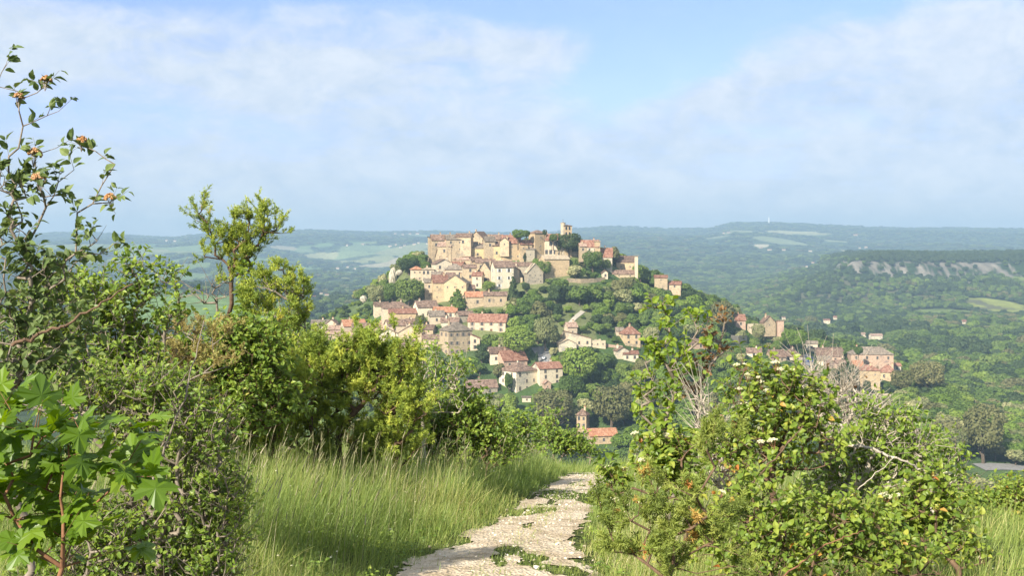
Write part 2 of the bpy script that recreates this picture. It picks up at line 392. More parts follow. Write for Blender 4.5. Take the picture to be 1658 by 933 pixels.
nA, nR = len(ang), len(rad)
V = np.stack([GX, GY, GZ], -1).reshape(-1, 3)
i = np.arange(nR - 1)[:, None]; j = np.arange(nA)[None, :]; j2 = (j + 1) % nA
q = np.stack([i * nA + j + 0 * j, i * nA + j2, (i + 1) * nA + j2, (i + 1) * nA + j], -1).reshape(-1, 4)
q = q[:, ::-1]
gm, nt2, b = newmat('ground_cover')
at = N(nt2, 'ShaderNodeAttribute', attribute_name='gcol')
tc2 = N(nt2, 'ShaderNodeTexCoord')
ns = N(nt2, 'ShaderNodeTexNoise', Scale=2.2, Detail=9, Roughness=.7); nt2.links.new(tc2.outputs['Object'], ns.inputs['Vector'])
ns3 = N(nt2, 'ShaderNodeTexNoise', Scale=.045, Detail=9, Roughness=.75); nt2.links.new(tc2.outputs['Object'], ns3.inputs['Vector'])
mrn = N(nt2, 'ShaderNodeMapRange'); nt2.links.new(ns.outputs['Fac'], mrn.inputs['Value']); mrn.inputs['From Min'].default_value = .3; mrn.inputs['From Max'].default_value = .7; mrn.inputs['To Min'].default_value = .55; mrn.inputs['To Max'].default_value = 1.45
mrn3 = N(nt2, 'ShaderNodeMapRange'); nt2.links.new(ns3.outputs['Fac'], mrn3.inputs['Value']); mrn3.inputs['From Min'].default_value = .3; mrn3.inputs['From Max'].default_value = .7; mrn3.inputs['To Min'].default_value = .6; mrn3.inputs['To Max'].default_value = 1.4
mm = N(nt2, 'ShaderNodeMath', operation='MULTIPLY'); nt2.links.new(mrn.outputs[0], mm.inputs[0]); nt2.links.new(mrn3.outputs[0], mm.inputs[1])
vm = N(nt2, 'ShaderNodeVectorMath', operation='SCALE'); nt2.links.new(at.outputs['Color'], vm.inputs[0]); nt2.links.new(mm.outputs[0], vm.inputs['Scale'])
nt2.links.new(vm.outputs[0], b.inputs['Base Color']); b.inputs['Roughness'].default_value = 1; b.inputs['Specular IOR Level'].default_value = .05
bp = N(nt2, 'ShaderNodeBump', Strength=.5, Distance=12.0); nt2.links.new(ns3.outputs['Fac'], bp.inputs['Height']); nt2.links.new(bp.outputs[0], b.inputs['Normal'])
g = mesh_np('ground', V, [q], gm, smooth=True)
ca = g.data.attributes.new('gcol', 'FLOAT_COLOR', 'POINT')
cc4 = np.concatenate([np.clip(col, .005, .8), np.ones(col.shape[:2] + (1,))], -1).reshape(-1, 4).astype(np.float32)
ca.data.foreach_set('color', cc4.ravel()); tag(g, 'green rolling ground reaching from the path to the far hills', kind='structure')
# ------------------------------------------------------------------ village houses
def wallmat(name, c, dark=.62):
    m, nt, b = newmat(name)
    tc = N(nt, 'ShaderNodeTexCoord'); oi = N(nt, 'ShaderNodeObjectInfo')
    av = N(nt, 'ShaderNodeVectorMath', operation='ADD'); nt.links.new(tc.outputs['Object'], av.inputs[0]); 
    sc_ = N(nt, 'ShaderNodeMath', operation='MULTIPLY'); nt.links.new(oi.outputs['Random'], sc_.inputs[0]); sc_.inputs[1].default_value = 50
    nt.links.new(sc_.outputs[0], av.inputs[1])
    n1 = N(nt, 'ShaderNodeTexNoise', Scale=.22, Detail=9, Roughness=.7); nt.links.new(av.outputs[0], n1.inputs['Vector'])
    n2 = N(nt, 'ShaderNodeTexNoise', Scale=1.3, Detail=6, Roughness=.7); nt.links.new(av.outputs[0], n2.inputs['Vector'])
    d = tuple(x * dark for x in c); l = tuple(min(x * 1.15, .8) for x in c); g_ = (c[0] * .60, c[1] * .64, c[2] * .74)
    r1 = ramp(nt, [(.36, g_), (.46, c), (.56, c), (.66, l)], n1.outputs['Fac'])
    r2 = ramp(nt, [(.36, (dark, dark, dark)), (.48, (1, 1, 1)), (.66, (1.1, 1.08, 1.03))], n2.outputs['Fac'])
    mx = N(nt, 'ShaderNodeMix', data_type='RGBA', blend_type='MULTIPLY'); mx.inputs[0].default_value = .85
    nt.links.new(r1.outputs[0], mx.inputs[6]); nt.links.new(r2.outputs[0], mx.inputs[7])
    hs = N(nt, 'ShaderNodeHueSaturation'); mr = N(nt, 'ShaderNodeMapRange'); mr.inputs['To Min'].default_value = .85; mr.inputs['To Max'].default_value = 1.12
    nt.links.new(oi.outputs['Random'], mr.inputs['Value']); nt.links.new(mr.outputs[0], hs.inputs['Value']); nt.links.new(mx.outputs[2], hs.inputs['Color'])
    nt.links.new(hs.outputs[0], b.inputs['Base Color']); b.inputs['Roughness'].default_value = .95; b.inputs['Specular IOR Level'].default_value = .1
    bp = N(nt, 'ShaderNodeBump', Strength=.6, Distance=.15); nt.links.new(n2.outputs['Fac'], bp.inputs['Height']); nt.links.new(bp.outputs[0], b.inputs['Normal'])
    return m
def roofmat(name, c1, c2, c3):
    m, nt, b = newmat(name)
    tc = N(nt, 'ShaderNodeTexCoord')
    n1 = N(nt, 'ShaderNodeTexNoise', Scale=.8, Detail=6, Roughness=.75); nt.links.new(tc.outputs['Object'], n1.inputs['Vector'])
    n2 = N(nt, 'ShaderNodeTexNoise', Scale=2.4, Detail=4, Roughness=.8); nt.links.new(tc.outputs['Object'], n2.inputs['Vector'])
    wv = N(nt, 'ShaderNodeTexWave', Scale=1.6, Distortion=1.2, Detail=2); nt.links.new(tc.outputs['Object'], wv.inputs['Vector'])
    r = ramp(nt, [(.38, c1), (.49, c2), (.60, c3)], n1.outputs['Fac'])
    r2 = ramp(nt, [(.38, (.55, .53, .52)), (.58, (1.2, 1.2, 1.2))], n2.outputs['Fac'])
    mx = N(nt, 'ShaderNodeMix', data_type='RGBA', blend_type='MULTIPLY'); mx.inputs[0].default_value = .8
    nt.links.new(r.outputs[0], mx.inputs[6]); nt.links.new(r2.outputs[0], mx.inputs[7])
    oi = N(nt, 'ShaderNodeObjectInfo'); hs = N(nt, 'ShaderNodeHueSaturation'); mr = N(nt, 'ShaderNodeMapRange'); mr.inputs['To Min'].default_value = .8; mr.inputs['To Max'].default_value = 1.2
    nt.links.new(oi.outputs['Random'], mr.inputs['Value']); nt.links.new(mr.outputs[0], hs.inputs['Value']); nt.links.new(mx.outputs[2], hs.inputs['Color'])
    nt.links.new(hs.outputs[0], b.inputs['Base Color']); b.inputs['Roughness'].default_value = .95; b.inputs['Specular IOR Level'].default_value = .1
    bp = N(nt, 'ShaderNodeBump', Strength=.5, Distance=.15); nt.links.new(wv.outputs['Fac'], bp.inputs['Height']); nt.links.new(bp.outputs[0], b.inputs['Normal'])
    return m
WM = dict(cream=wallmat('cream_render', (.52, .425, .305)), ochre=wallmat('ochre_render', (.50, .375, .225)), yellow=wallmat('yellow_render', (.54, .425, .23)),
          beige=wallmat('beige_stone', (.43, .335, .22), .5), grey=wallmat('grey_stone', (.33, .285, .215), .5), pink=wallmat('pink_brick', (.43, .30, .22), .55),
          white=wallmat('pale_render', (.60, .52, .385), .7), tan=wallmat('tan_stone', (.47, .35, .215), .55))
RM = dict(brown=roofmat('brown_tiles', (.095, .065, .048), (.175, .115, .085), (.27, .19, .145)), red=roofmat('red_tiles', (.14, .065, .045), (.235, .115, .078), (.32, .19, .14)),
          orange=roofmat('orange_tiles', (.24, .105, .06), (.36, .165, .092), (.42, .25, .16)), grey=roofmat('weathered_tiles', (.11, .09, .07), (.19, .155, .12), (.28, .23, .18)),
          pink=roofmat('faded_tiles', (.19, .12, .09), (.29, .195, .145), (.38, .28, .22)), pale=roofmat('pale_roof', (.34, .27, .19), (.44, .35, .24), (.52, .43, .31)))
glass, nt_, b_ = newmat('window_glass'); b_.inputs['Base Color'].default_value = (.03, .035, .045, 1); b_.inputs['Roughness'].default_value = .15; b_.inputs['Specular IOR Level'].default_value = .5
frm = noisemat('window_surround', [(.3, (.36, .30, .22)), (.7, (.5, .43, .33))], 4)
shut = noisemat('wooden_shutter', [(.3, (.20, .13, .09)), (.7, (.32, .25, .2))], 4)
shutw = noisemat('pale_shutter', [(.3, (.55, .56, .55)), (.7, (.68, .68, .66))], 4)
woodm = noisemat('door_wood', [(.3, (.10, .06, .035)), (.7, (.2, .12, .07))], 5)
iron = noisemat('iron_grey', [(.3, (.10, .10, .11)), (.7, (.2, .2, .2))], 5)

def window_mesh(name, ww, hh, shm=None):
    a = Acc(); t = .10
    a.box(-ww / 2 - t, -ww / 2, -.06, .05, -hh / 2, hh / 2, 1); a.box(ww / 2, ww / 2 + t, -.06, .05, -hh / 2, hh / 2, 1)
    a.box(-ww / 2 - t, ww / 2 + t, -.08, .05, -hh / 2 - t, -hh / 2, 1); a.box(-ww / 2 - t, ww / 2 + t, -.07, .05, hh / 2, hh / 2 + t, 1)
    a.box(-ww / 2, ww / 2, -.015, .03, -hh / 2, hh / 2, 0); a.box(-.03, .03, -.045, -.015, -hh / 2, hh / 2, 1)
    if shm:
        for s in (-1, 1):
            x0 = s * (ww / 2 + t + .02); x1 = s * (ww / 2 + t + .02 + ww * .5)
            a.box(min(x0, x1), max(x0, x1), -.075, -.03, -hh / 2, hh / 2, 2)
    o = a.build(name, [glass, frm, shm or shut]); C.objects.unlink(o); return o.data
WIN = dict(n=window_mesh('window', .95, 1.5), s=window_mesh('window', 1.0, 1.5, shut), w=window_mesh('window', 1.0, 1.5, shutw), t=window_mesh('window', .55, .75), g=window_mesh('window', 1.5, 2.5))
da = Acc(); da.box(-.65, .65, -.05, .04, 0, 2.2, 0); da.box(-.8, -.65, -.09, .04, 0, 2.35, 1); da.box(.65, .8, -.09, .04, 0, 2.35, 1); da.box(-.65, .65, -.09, .04, 2.2, 2.35, 1)
_d = da.build('door', [woodm, frm]); C.objects.unlink(_d); DOOR = _d.data
aa = Acc()
pts = [(-1.3, 0), (1.3, 0), (1.3, 2.0)] + [(1.3 * math.cos(t), 2.0 + 1.3 * math.sin(t)) for t in np.linspace(.2, math.pi - .2, 9)] + [(-1.3, 2.0)]
nn = len(pts); aa.poly([(x, -.05, z) for x, z in pts] + [(x, .03, z) for x, z in pts], [tuple(range(nn - 1, -1, -1))] + [(i, (i + 1) % nn, nn + (i + 1) % nn, nn + i) for i in range(nn)], 0)
_d = aa.build('archway', [glass]); C.objects.unlink(_d); ARCH = _d.data
HOUSES = []      # screen boxes, kept free of trees
FOOT = []
HR = random.Random(5)
def addcopy(name, me, loc, rz, parent):
    o = bpy.data.objects.new(name, me); o.location = loc; o.rotation_euler = (0, 0, rz); return link(o, parent)
def roof_acc(W, D, rise, kind, ov=.45, th=.22):
    a = Acc(); x = W / 2 + ov; y = D / 2 + ov
    dz = -ov * rise / (D / 2) * .6
    if kind == 'gx':
        sec = [(-y, dz), (0, rise), (y, dz), (y, dz + th), (0, rise + th), (-y, dz + th)]
        pts = [(-x, p, q) for p, q in sec] + [(x, p, q) for p, q in sec]
    elif kind == 'gy':
        dz = -ov * rise / (W / 2) * .6
        sec = [(-x, dz), (0, rise), (x, dz), (x, dz + th), (0, rise + th), (-x, dz + th)]
        pts = [(p, y, q) for p, q in sec] + [(p, -y, q) for p, q in sec]
    if kind in ('gx', 'gy'):
        f = [(i, (i + 1) % 6, 6 + (i + 1) % 6, 6 + i) for i in range(6)] + [(0, 5, 4, 1), (1, 4, 3, 2), (6, 7, 10, 11), (7, 8, 9, 10)]
        a.poly(pts, f); return a
    if kind == 'hip':
        r = max(W - D, 0) / 2 if W >= D else 0; ry = max(D - W, 0) / 2
        top = [(-r, -ry, rise + th), (r, -ry, rise + th), (r, ry, rise + th), (-r, ry, rise + th)]
        if r < .05 and ry < .05: top = [(-.05, -.05, rise + th), (.05, -.05, rise + th), (.05, .05, rise + th), (-.05, .05, rise + th)]
        elif ry < .05: top = [(-r, -.03, rise + th), (r, -.03, rise + th), (r, .03, rise + th), (-r, .03, rise + th)]
        else: top = [(-.03, -ry, rise + th), (.03, -ry, rise + th), (.03, ry, rise + th), (-.03, ry, rise + th)]
        pts = [(-x, -y, 0), (x, -y, 0), (x, y, 0), (-x, y, 0), (-x, -y, th), (x, -y, th), (x, y, th), (-x, y, th)] + top
        f = [(0, 3, 2, 1), (0, 1, 5, 4), (1, 2, 6, 5), (2, 3, 7, 6), (3, 0, 4, 7), (4, 5, 9, 8), (5, 6, 10, 9), (6, 7, 11, 10), (7, 4, 8, 11), (8, 9, 10, 11)]
        a.poly(pts, f); return a
    if kind in ('shed', 'shedx'):   # high at the back / high on the left
        hs = (0, 0, rise, rise) if kind == 'shed' else (rise, 0, 0, rise)
        pts = [(-x, -y, hs[0]), (x, -y, hs[1]), (x, y, hs[2]), (-x, y, hs[3])]; pts += [(p[0], p[1], p[2] + th) for p in pts]
        a.poly(pts, [(0, 3, 2, 1), (4, 5, 6, 7), (0, 1, 5, 4), (1, 2, 6, 5), (2, 3, 7, 6), (3, 0, 4, 7)]); return a
    a.box(-x, x, -y, y, 0, th); return a
def house(cx, w, yr, ye, yb, roof, rot, k, wc, rc, cols, rows, label, win='n', name='stone_house', cat='house', chim=1, door=0, arch=0, lo=440, hi=900, Y=None, group=None, skirt=5, box=True, small=False):
    Y = Y or ray(cx, yb, lo, hi) or 700.0
    m = Y / F; th = math.radians(rot)
    W = w * m / (math.cos(th) + k * abs(math.sin(th))); D = W * k
    h = (yb - ye) * m; rise = max((ye - yr) * m, .35)
    X = (cx - 829) * m; Zb = (HOR - yb) * m
    yc = Y + D / 2 * math.cos(th) + W / 2 * abs(math.sin(th))
    root = empty(name, (X * yc / Y, yc, Zb), th); tag(root, label, cat, group)
    a = Acc()
    a.box(-W / 2, W / 2, -D / 2, D / 2, -skirt, h)
    if roof == 'gx':
        for s in (-1, 1): a.poly([(s * W / 2, -D / 2, h - .001), (s * W / 2, D / 2, h - .001), (s * W / 2, 0, h + rise)], [(0, 1, 2) if s > 0 else (0, 2, 1)])
    elif roof == 'gy':
        for s in (-1, 1): a.poly([(-W / 2, s * D / 2, h - .001), (W / 2, s * D / 2, h - .001), (0, s * D / 2, h + rise)], [(0, 1, 2) if s < 0 else (0, 2, 1)])
    elif roof == 'shed':
        a.poly([(-W / 2, D / 2, h - .01), (W / 2, D / 2, h - .01), (W / 2, D / 2, h + rise), (-W / 2, D / 2, h + rise), (-W / 2, -D / 2, h - .01), (W / 2, -D / 2, h - .01)], [(0, 3, 2, 1), (0, 4, 3), (1, 2, 5)])
    elif roof == 'shedx':
        a.poly([(-W / 2, -D / 2, h - .01), (W / 2, -D / 2, h - .01), (-W / 2, -D / 2, h + rise), (-W / 2, D / 2, h - .01), (W / 2, D / 2, h - .01), (-W / 2, D / 2, h + rise)], [(0, 1, 2), (3, 5, 4), (0, 2, 5, 3)])
    a.build('wall', WM[wc], root)
    if roof == 'ruin':
        r = Acc()
        for q_ in range(7):
            x0 = -W / 2 + W * q_ / 7; r.box(x0, x0 + W / 7 - .01, -D / 2, -D / 2 + .7, h, h + rise * HR.uniform(.2, 1))
        rf = r.build('broken_parapet', WM[wc], root)
    else:
        rf = roof_acc(W, D, rise, roof).build('roof', RM[rc], root, (0, 0, h + .02))
    if roof not in ('ruin',):
        for _ in range(chim):
            px_ = HR.uniform(-.35, .35) * W; py_ = HR.uniform(-.12, .2) * D
            c = Acc(); c.box(-.4, .4, -.35, .35, -.6, rise + 1.1, 0); c.box(-.5, .5, -.45, .45, rise + 1.1, rise + 1.28, 1); c.cyl((0, 0, rise + 1.28), .16, .35, 8, 1)
            c.build('chimney', [WM[wc], RM['orange']], rf, (px_, py_, 0))
    # openings
    def face(width, depth, rz, cols, rows, big):
        if cols < 1 or rows < 1: return
        for r in range(rows):
            for c_ in range(cols):
                if HR.random() < .10 and cols * rows > 3: continue
                fx_ = -width / 2 + width * (c_ + .5) / cols + HR.uniform(-.12, .12)
                fz = h * (r + .55) / rows + .15
                sx = .55 if False else 1
                p = Matrix.Rotation(rz, 3, 'Z') @ Vector((fx_, -depth / 2 - .03, 0)); fz = min(fz, h - 1.0)
                if r == 0 and door and c_ == cols // 2: addcopy('door', DOOR, (p.x, p.y, 0), rz, root); continue
                wk = win if HR.random() < .85 else 't'
                sc_w = addcopy('window', WIN[wk], (p.x, p.y, fz), rz, root)
                q = min(1.0, h / rows / 2.3) * HR.uniform(.95, 1.3); sc_w.scale = (q, 1, q)
    face(W, D, 0, cols, rows, 1)
    sd = max(1, int(round(cols * k * .6))) if cols else 0
    if rot > 6: face(D, W, -math.pi / 2, sd if win != 'blank' else 0, rows, 0)
    if rot < -6: face(D, W, math.pi / 2, sd, rows, 0)
    if arch: addcopy('archway', ARCH, (arch * W / 2, -D / 2 - .03, .1), 0, root)
    if box: HOUSES.append((cx - w / 2, cx + w / 2, yr, yb, Y))
    FOOT.append((root.location.x, root.location.y, max(W, D) * .55))
    return root
hl = [
 # hilltop rows
 (711, 28, 380, 389, 424, 'gx', 12, .8, 'beige', 'brown', 2, 2, 'weathered tall stone house at the far left end of the hilltop', {}),
 (736, 28, 380, 388, 410, 'gx', 8, .7, 'beige', 'grey', 2, 2, 'stone house with a greyish gable beside the far left hilltop house', {}),
 (760, 24, 392, 399, 420, 'gx', 0, .7, 'beige', 'grey', 2, 1, 'low beige house with grey tiles just above the yellow arcade house', {}),
 (777, 32, 375, 387, 412, 'gy', -22, 1.2, 'beige', 'brown', 2, 1, 'highest gabled stone house midway between left end and square tower', {}),
 (789, 19, 389, 396, 416, 'hip', 10, .8, 'tan', 'brown', 1, 1, 'small hipped house tucked right below the highest gable', {}),
 (773, 44, 397, 402, 425, 'gx', 4, .4, 'yellow', 'grey', 3, 1, 'bright yellow house with grey roof and a dark arched opening', dict(arch=.15)),
 (809, 25, 391, 398, 425, 'gx', 8, .7, 'yellow', 'brown', 2, 1, 'narrow yellow house right of the arched yellow house', {}),
 (827, 30, 381, 394, 424, 'gx', 10, .8, 'tan', 'red', 3, 2, 'tall house with broad red brown roof left of the square tower', dict(win='t')),
 (849, 23, 389, 396, 425, 'gx', 20, .9, 'tan', 'red', 2, 2, 'reddish roofed house touching the square tower on its left', {}),
 (802, 22, 380, 388, 408, 'gx', 0, .8, 'beige', 'brown', 1, 1, 'brown roofed house seen behind the yellow houses', {}),
 (752, 26, 378, 384, 402, 'gx', -10, .8, 'beige', 'brown', 1, 1, 'low roof on the skyline left of the highest gable', {}),
 (870, 29, 373, 378, 421, 'hip', 34, .8, 'tan', 'brown', 1, 3, 'tall square tower house with flat hipped roof on the hilltop', dict(win='t', name='tower_house', chim=0)),
 (892, 22, 379, 389, 416, 'gx', -3, .8, 'cream', 'red', 3, 2, 'pale palace with two rows of tall windows right of the tower', dict(win='g')),
 (897, 50, 414, 420, 453, 'gx', 22, .55, 'tan', 'pale', 0, 1, 'large blank ochre barn with pale roof below the palace', dict(chim=0, name='stone_barn', cat='barn')),
 (955, 32, 389, 400, 411, 'gx', -8, .8, 'cream', 'red', 3, 1, 'red roofed house with white gable right of the big dark tree', {}),
 (967, 9, 388, 391, 416, 'flat', 0, 1, 'tan', 'pale', 0, 1, 'slim stone tower block at the right end of the red roofed house', dict(chim=0, name='tower_block')),
 (981, 22, 402, 416, 438, 'gx', -5, .8, 'white', 'red', 1, 1, 'white house with tall mottled red roof stepping down the ridge', {}),
 (1013, 32, 415, 425, 442, 'shed', -6, .7, 'tan', 'brown', 2, 1, 'ruined gate tower with sloping brown roof on the right ridge', dict(win='t', chim=0, name='gate_tower', cat='tower')),
 (1030, 5, 414, 415, 443, 'flat', 0, 1.6, 'cream', 'pale', 0, 1, 'tall thin wall end standing right of the ruined gate tower', dict(chim=0, name='wall_buttress', cat='wall')),
 (1002, 54, 438, 444, 451, 'gx', -3, .3, 'beige', 'brown', 3, 1, 'long low brown roofed barn in front of the gate tower', dict(win='t', chim=0)),
 (979, 10, 438, 442, 452, 'gy', 6, 1, 'white', 'brown', 1, 1, 'tiny white gabled shed at left end of the long barn', dict(chim=0)),
 (1070, 22, 446, 450, 458, 'gx', -5, .8, 'beige', 'red', 1, 1, 'small house half hidden in trees right of the gate tower', dict(box=False, chim=0)),
 (1093, 23, 456, 461, 466, 'gx', -14, .8, 'beige', 'red', 1, 1, 'lowest red roof at the right end of the ridge', dict(box=False, chim=0)),
 (700, 14, 384, 392, 426, 'shedx', 16, .9, 'beige', 'brown', 1, 2, 'narrow stone house end forming the left corner of the hilltop', dict(chim=0)),
 (722, 24, 392, 399, 416, 'gx', -14, .8, 'beige', 'pink', 1, 1, 'pinkish roof stepping down in front of the far left hilltop houses', {}),
 (745, 22, 396, 403, 418, 'gy', 16, .9, 'beige', 'brown', 1, 1, 'little gable between the far left houses and the yellow arcade house', {}),
 (792, 18, 383, 391, 405, 'gx', 14, .8, 'beige', 'grey', 1, 1, 'grey roof tucked between the highest gable and the red brown roof', {}),
 (818, 16, 385, 391, 402, 'gy', -12, .9, 'beige', 'brown', 1, 1, 'tiny gable behind the broad red brown roof', {}),
 (858, 14, 400, 404, 424, 'shed', 4, .8, 'grey', 'grey', 1, 1, 'grey stone annex at the foot of the square tower', dict(chim=0, win='t')),
 (904, 10, 402, 406, 418, 'flat', 0, .9, 'beige', 'pale', 1, 1, 'low stone annex at the right end of the pale palace', dict(chim=0, win='t')),
 (943, 12, 394, 399, 411, 'gx', 10, .9, 'beige', 'pink', 1, 1, 'narrow house between the big dark tree and the red roofed house', {}),
 # middle rows
 (742, 22, 424, 430, 440, 'gx', -20, .8, 'beige', 'red', 1, 1, 'small tilted roof behind the grey hipped roof', {}),
 (728, 26, 412, 420, 434, 'gx', -18, .7, 'beige', 'pink', 1, 1, 'faded roof sloping left above the white gabled house', {}),
 (770, 20, 416, 423, 436, 'gx', 20, .8, 'beige', 'brown', 1, 1, 'brown roof squeezed under the dark arched opening', {}),
 (800, 20, 426, 433, 452, 'gx', -10, .9, 'beige', 'grey', 1, 2, 'stone house seen between the steep grey gable and the tall white house', {}),
 (832, 22, 430, 437, 455, 'gy', -16, .9, 'cream', 'brown', 1, 1, 'cream gable right behind the tall white house', {}),
 (757, 22, 462, 468, 482, 'gx', 8, .8, 'beige', 'brown', 1, 1, 'low stone house under the narrow three storey house', {}),
 (726, 22, 442, 449, 462, 'gx', 14, .8, 'cream', 'brown', 1, 1, 'brown roof between the white gabled house and the ochre house', {}),
 (708, 16, 440, 446, 458, 'gx', -10, .8, 'cream', 'grey', 1, 1, 'small grey roof just below the white gabled house', {}),
 (674, 20, 432, 437, 457, 'hip', 16, .8, 'cream', 'orange', 2, 2, 'small cube house with orange roof next to the left cliff', dict(win='t', chim=0)),
 (693, 19, 434, 437, 459, 'hip', 6, .7, 'cream', 'pale', 3, 2, 'flat roofed cream house left of the white gabled house', {}),
 (716, 34, 420, 428, 452, 'gy', 18, 1.0, 'white', 'brown', 2, 2, 'white gabled house with two pairs of windows on upper left slope', {}),
 (727, 40, 404, 416, 432, 'gx', 24, .5, 'beige', 'brown', 2, 1, 'long brown roof climbing behind the white gabled house', {}),
 (752, 26, 413, 421, 434, 'gx', -12, .8, 'beige', 'pink', 1, 1, 'small pinkish roof below the left part of the yellow arcade house', {}),
 (736, 30, 428, 437, 452, 'hip', 6, .8, 'cream', 'grey', 2, 1, 'grey hipped roof house right of the white gabled house', {}),
 (760, 22, 429, 434, 464, 'gx', 10, .9, 'beige', 'brown', 1, 3, 'narrow three storey stone house in the middle of the slope', {}),
 (774, 17, 441, 447, 468, 'gx', -12, .9, 'cream', 'red', 1, 2, 'short red roofed house leaning against the narrow stone house', {}),
 (787, 24, 425, 440, 459, 'gy', -14, 1.1, 'beige', 'grey', 1, 1, 'steep grey gable with a dark open porch', dict(arch=.1)),
 (813, 34, 423, 433, 470, 'gx', 16, .8, 'white', 'brown', 2, 3, 'tall white house with pale shutters right of the steep grey gable', dict(win='w')),
 (843, 34, 425, 431, 452, 'gx', -6, .5, 'grey', 'brown', 3, 1, 'long dark roofed house above the ivy wall', {}),
 (864, 28, 427, 442, 462, 'gy', 14, .7, 'grey', 'pale', 3, 2, 'grey ruined stone gable with many small openings', dict(win='t', chim=0)),
 (786, 28, 420, 426, 440, 'gx', 0, .6, 'beige', 'brown', 2, 1, 'low brown roof just beneath the two yellow houses', {}),
 (712, 26, 446, 458, 491, 'gx', 12, .9, 'ochre', 'red', 2, 2, 'red roofed left wing of the big ochre house', dict(win='t')),
 (740, 38, 446, 459, 489, 'gy', -10, .8, 'ochre', 'grey', 3, 2, 'big ochre gabled house above the conifer', dict(win='t')),
 (694, 14, 452, 458, 487, 'shed', 10, .9, 'cream', 'grey', 1, 2, 'thin cream house squeezed left of the ochre house', dict(chim=0)),
 (771, 36, 473, 481, 500, 'gx', 14, .5, 'beige', 'orange', 1, 1, 'stone house with bright orange roof right of the conifer', dict(chim=0)),
 (802, 34, 473, 479, 497, 'gx', 0, .5, 'beige', 'brown', 2, 1, 'low stone house with brown roof at right end of the long wall', {}),
 # lower left quarter
 (617, 27, 490, 496, 512, 'gx', 14, .9, 'cream', 'brown', 1, 1, 'cream house at the upper left of the lower quarter', {}),
 (642, 52, 490, 500, 522, 'hip', 14, .7, 'cream', 'brown', 2, 2, 'broad two storey house with hipped brown roof in lower quarter', {}),
 (651, 48, 501, 508, 525, 'gx', 10, .6, 'ochre', 'red', 2, 1, 'ochre house with red brown roof in front of the broad hipped house', dict(win='t')),
 (689, 42, 488, 498, 516, 'gx', 22, .8, 'white', 'brown', 2, 2, 'white gabled house with dark arched windows below the round tree', {}),
 (722, 42, 498, 506, 517, 'gx', -8, .6, 'cream', 'orange', 2, 1, 'orange roofed house with shaded porch under the conifer', {}),
 (706, 28, 504, 512, 527, 'gx', 12, .8, 'cream', 'grey', 1, 1, 'small cream house with grey gabled roof in front of the orange roof', {}),
 (729, 30, 515, 522, 530, 'gx', -4, .6, 'white', 'brown', 1, 1, 'low dark roofed house in front of the orange roofed porch house', {}),
 (791, 68, 510, 522, 540, 'gx', -16, .35, 'cream', 'red', 4, 2, 'long cream farmhouse with red brown roof and stone gable end', dict(win='s', door=1)),
 (646, 50, 519, 528, 541, 'gx', 20, .7, 'cream', 'brown', 2, 1, 'pale gabled house in front of the ochre house', {}),
 (669, 46, 528, 540, 556, 'gy', -14, .8, 'beige', 'pink', 1, 1, 'wide pinkish gable with a dark open barn front', dict(arch=.0)),
 (628, 36, 533, 542, 552, 'gy', 10, .9, 'white', 'brown', 1, 1, 'small white gable half hidden behind the juniper', {}),
 (668, 26, 517, 524, 536, 'gx', 14, .8, 'cream', 'brown', 1, 1, 'brown roof between the ochre house and the small grey gable', {}),
 (692, 28, 527, 534, 546, 'gx', -12, .8, 'beige', 'brown', 1, 1, 'dark roof behind the wide pinkish gable', {}),
 (612, 30, 524, 530, 542, 'gx', 12, .7, 'beige', 'pink', 1, 1, 'pinkish roof between the left group and the ochre house', {}),
 (752, 30, 505, 511, 524, 'gx', 22, .7, 'grey', 'brown', 1, 1, 'dull stone house between the orange roof and the long farmhouse', {}),
 (603, 26, 536, 543, 555, 'gx', -8, .8, 'beige', 'brown', 1, 1, 'brown roof low in the left group behind the broad juniper', {}),
 (544, 24, 528, 534, 546, 'gx', 10, .8, 'beige', 'pink', 1, 1, 'faded roof between the tiny pinkish gable and the orange roof', {}),
 (660, 30, 552, 558, 570, 'gx', 8, .7, 'beige', 'brown', 1, 1, 'stone house below the wide pinkish gable', {}),
 (519, 30, 519, 526, 538, 'gx', 5, .7, 'white', 'grey', 1, 1, 'low house with grey roof at far left of the lower quarter', {}),
 (539, 20, 518, 525, 537, 'gy', -10, 1, 'cream', 'pink', 1, 1, 'tiny pinkish gable second from far left of the lower quarter', {}),
 (572, 44, 519, 529, 545, 'gx', 20, .8, 'cream', 'orange', 1, 1, 'bright orange roofed house in the left group of the lower quarter', {}),
 (586, 32, 524, 532, 547, 'gx', 4, .6, 'beige', 'brown', 1, 1, 'brown roofed house in front of the bright orange roof', {}),
 (527, 36, 535, 542, 556, 'gx', 8, .7, 'beige', 'pink', 2, 1, 'faded pink roof lowest at the far left behind the juniper', {}),
 (562, 34, 537, 545, 558, 'gx', -6, .7, 'beige', 'pink', 2, 1, 'second faded pink roof next to the lowest left one', {}),
 (738, 54, 524, 537, 578, 'hip', 28, .8, 'beige', 'grey', 4, 3, 'large beige mansion with many windows and grey hipped roof', dict(win='s')),
 (769, 16, 541, 549, 568, 'shedx', 0, .9, 'cream', 'red', 1, 2, 'small porch annex with red roof right of the large mansion', dict(chim=0)),
 (700, 30, 543, 549, 562, 'gx', 0, .7, 'beige', 'brown', 2, 1, 'low house left in front of the large mansion', {}),
 # centre below the road
 (809, 42, 564, 573, 592, 'gx', 14, .7, 'white', 'brown', 2, 1, 'white walled house with brown roof behind the orange walled house', {}),
 (828, 52, 570, 585, 601, 'gx', 24, .8, 'pink', 'red', 2, 1, 'orange walled house with big red brown roof below the road', {}),
 (839, 63, 591, 603, 637, 'hip', 42, .9, 'white', 'brown', 3, 3, 'large square white house with hipped roof at centre bottom', dict(win='n')),
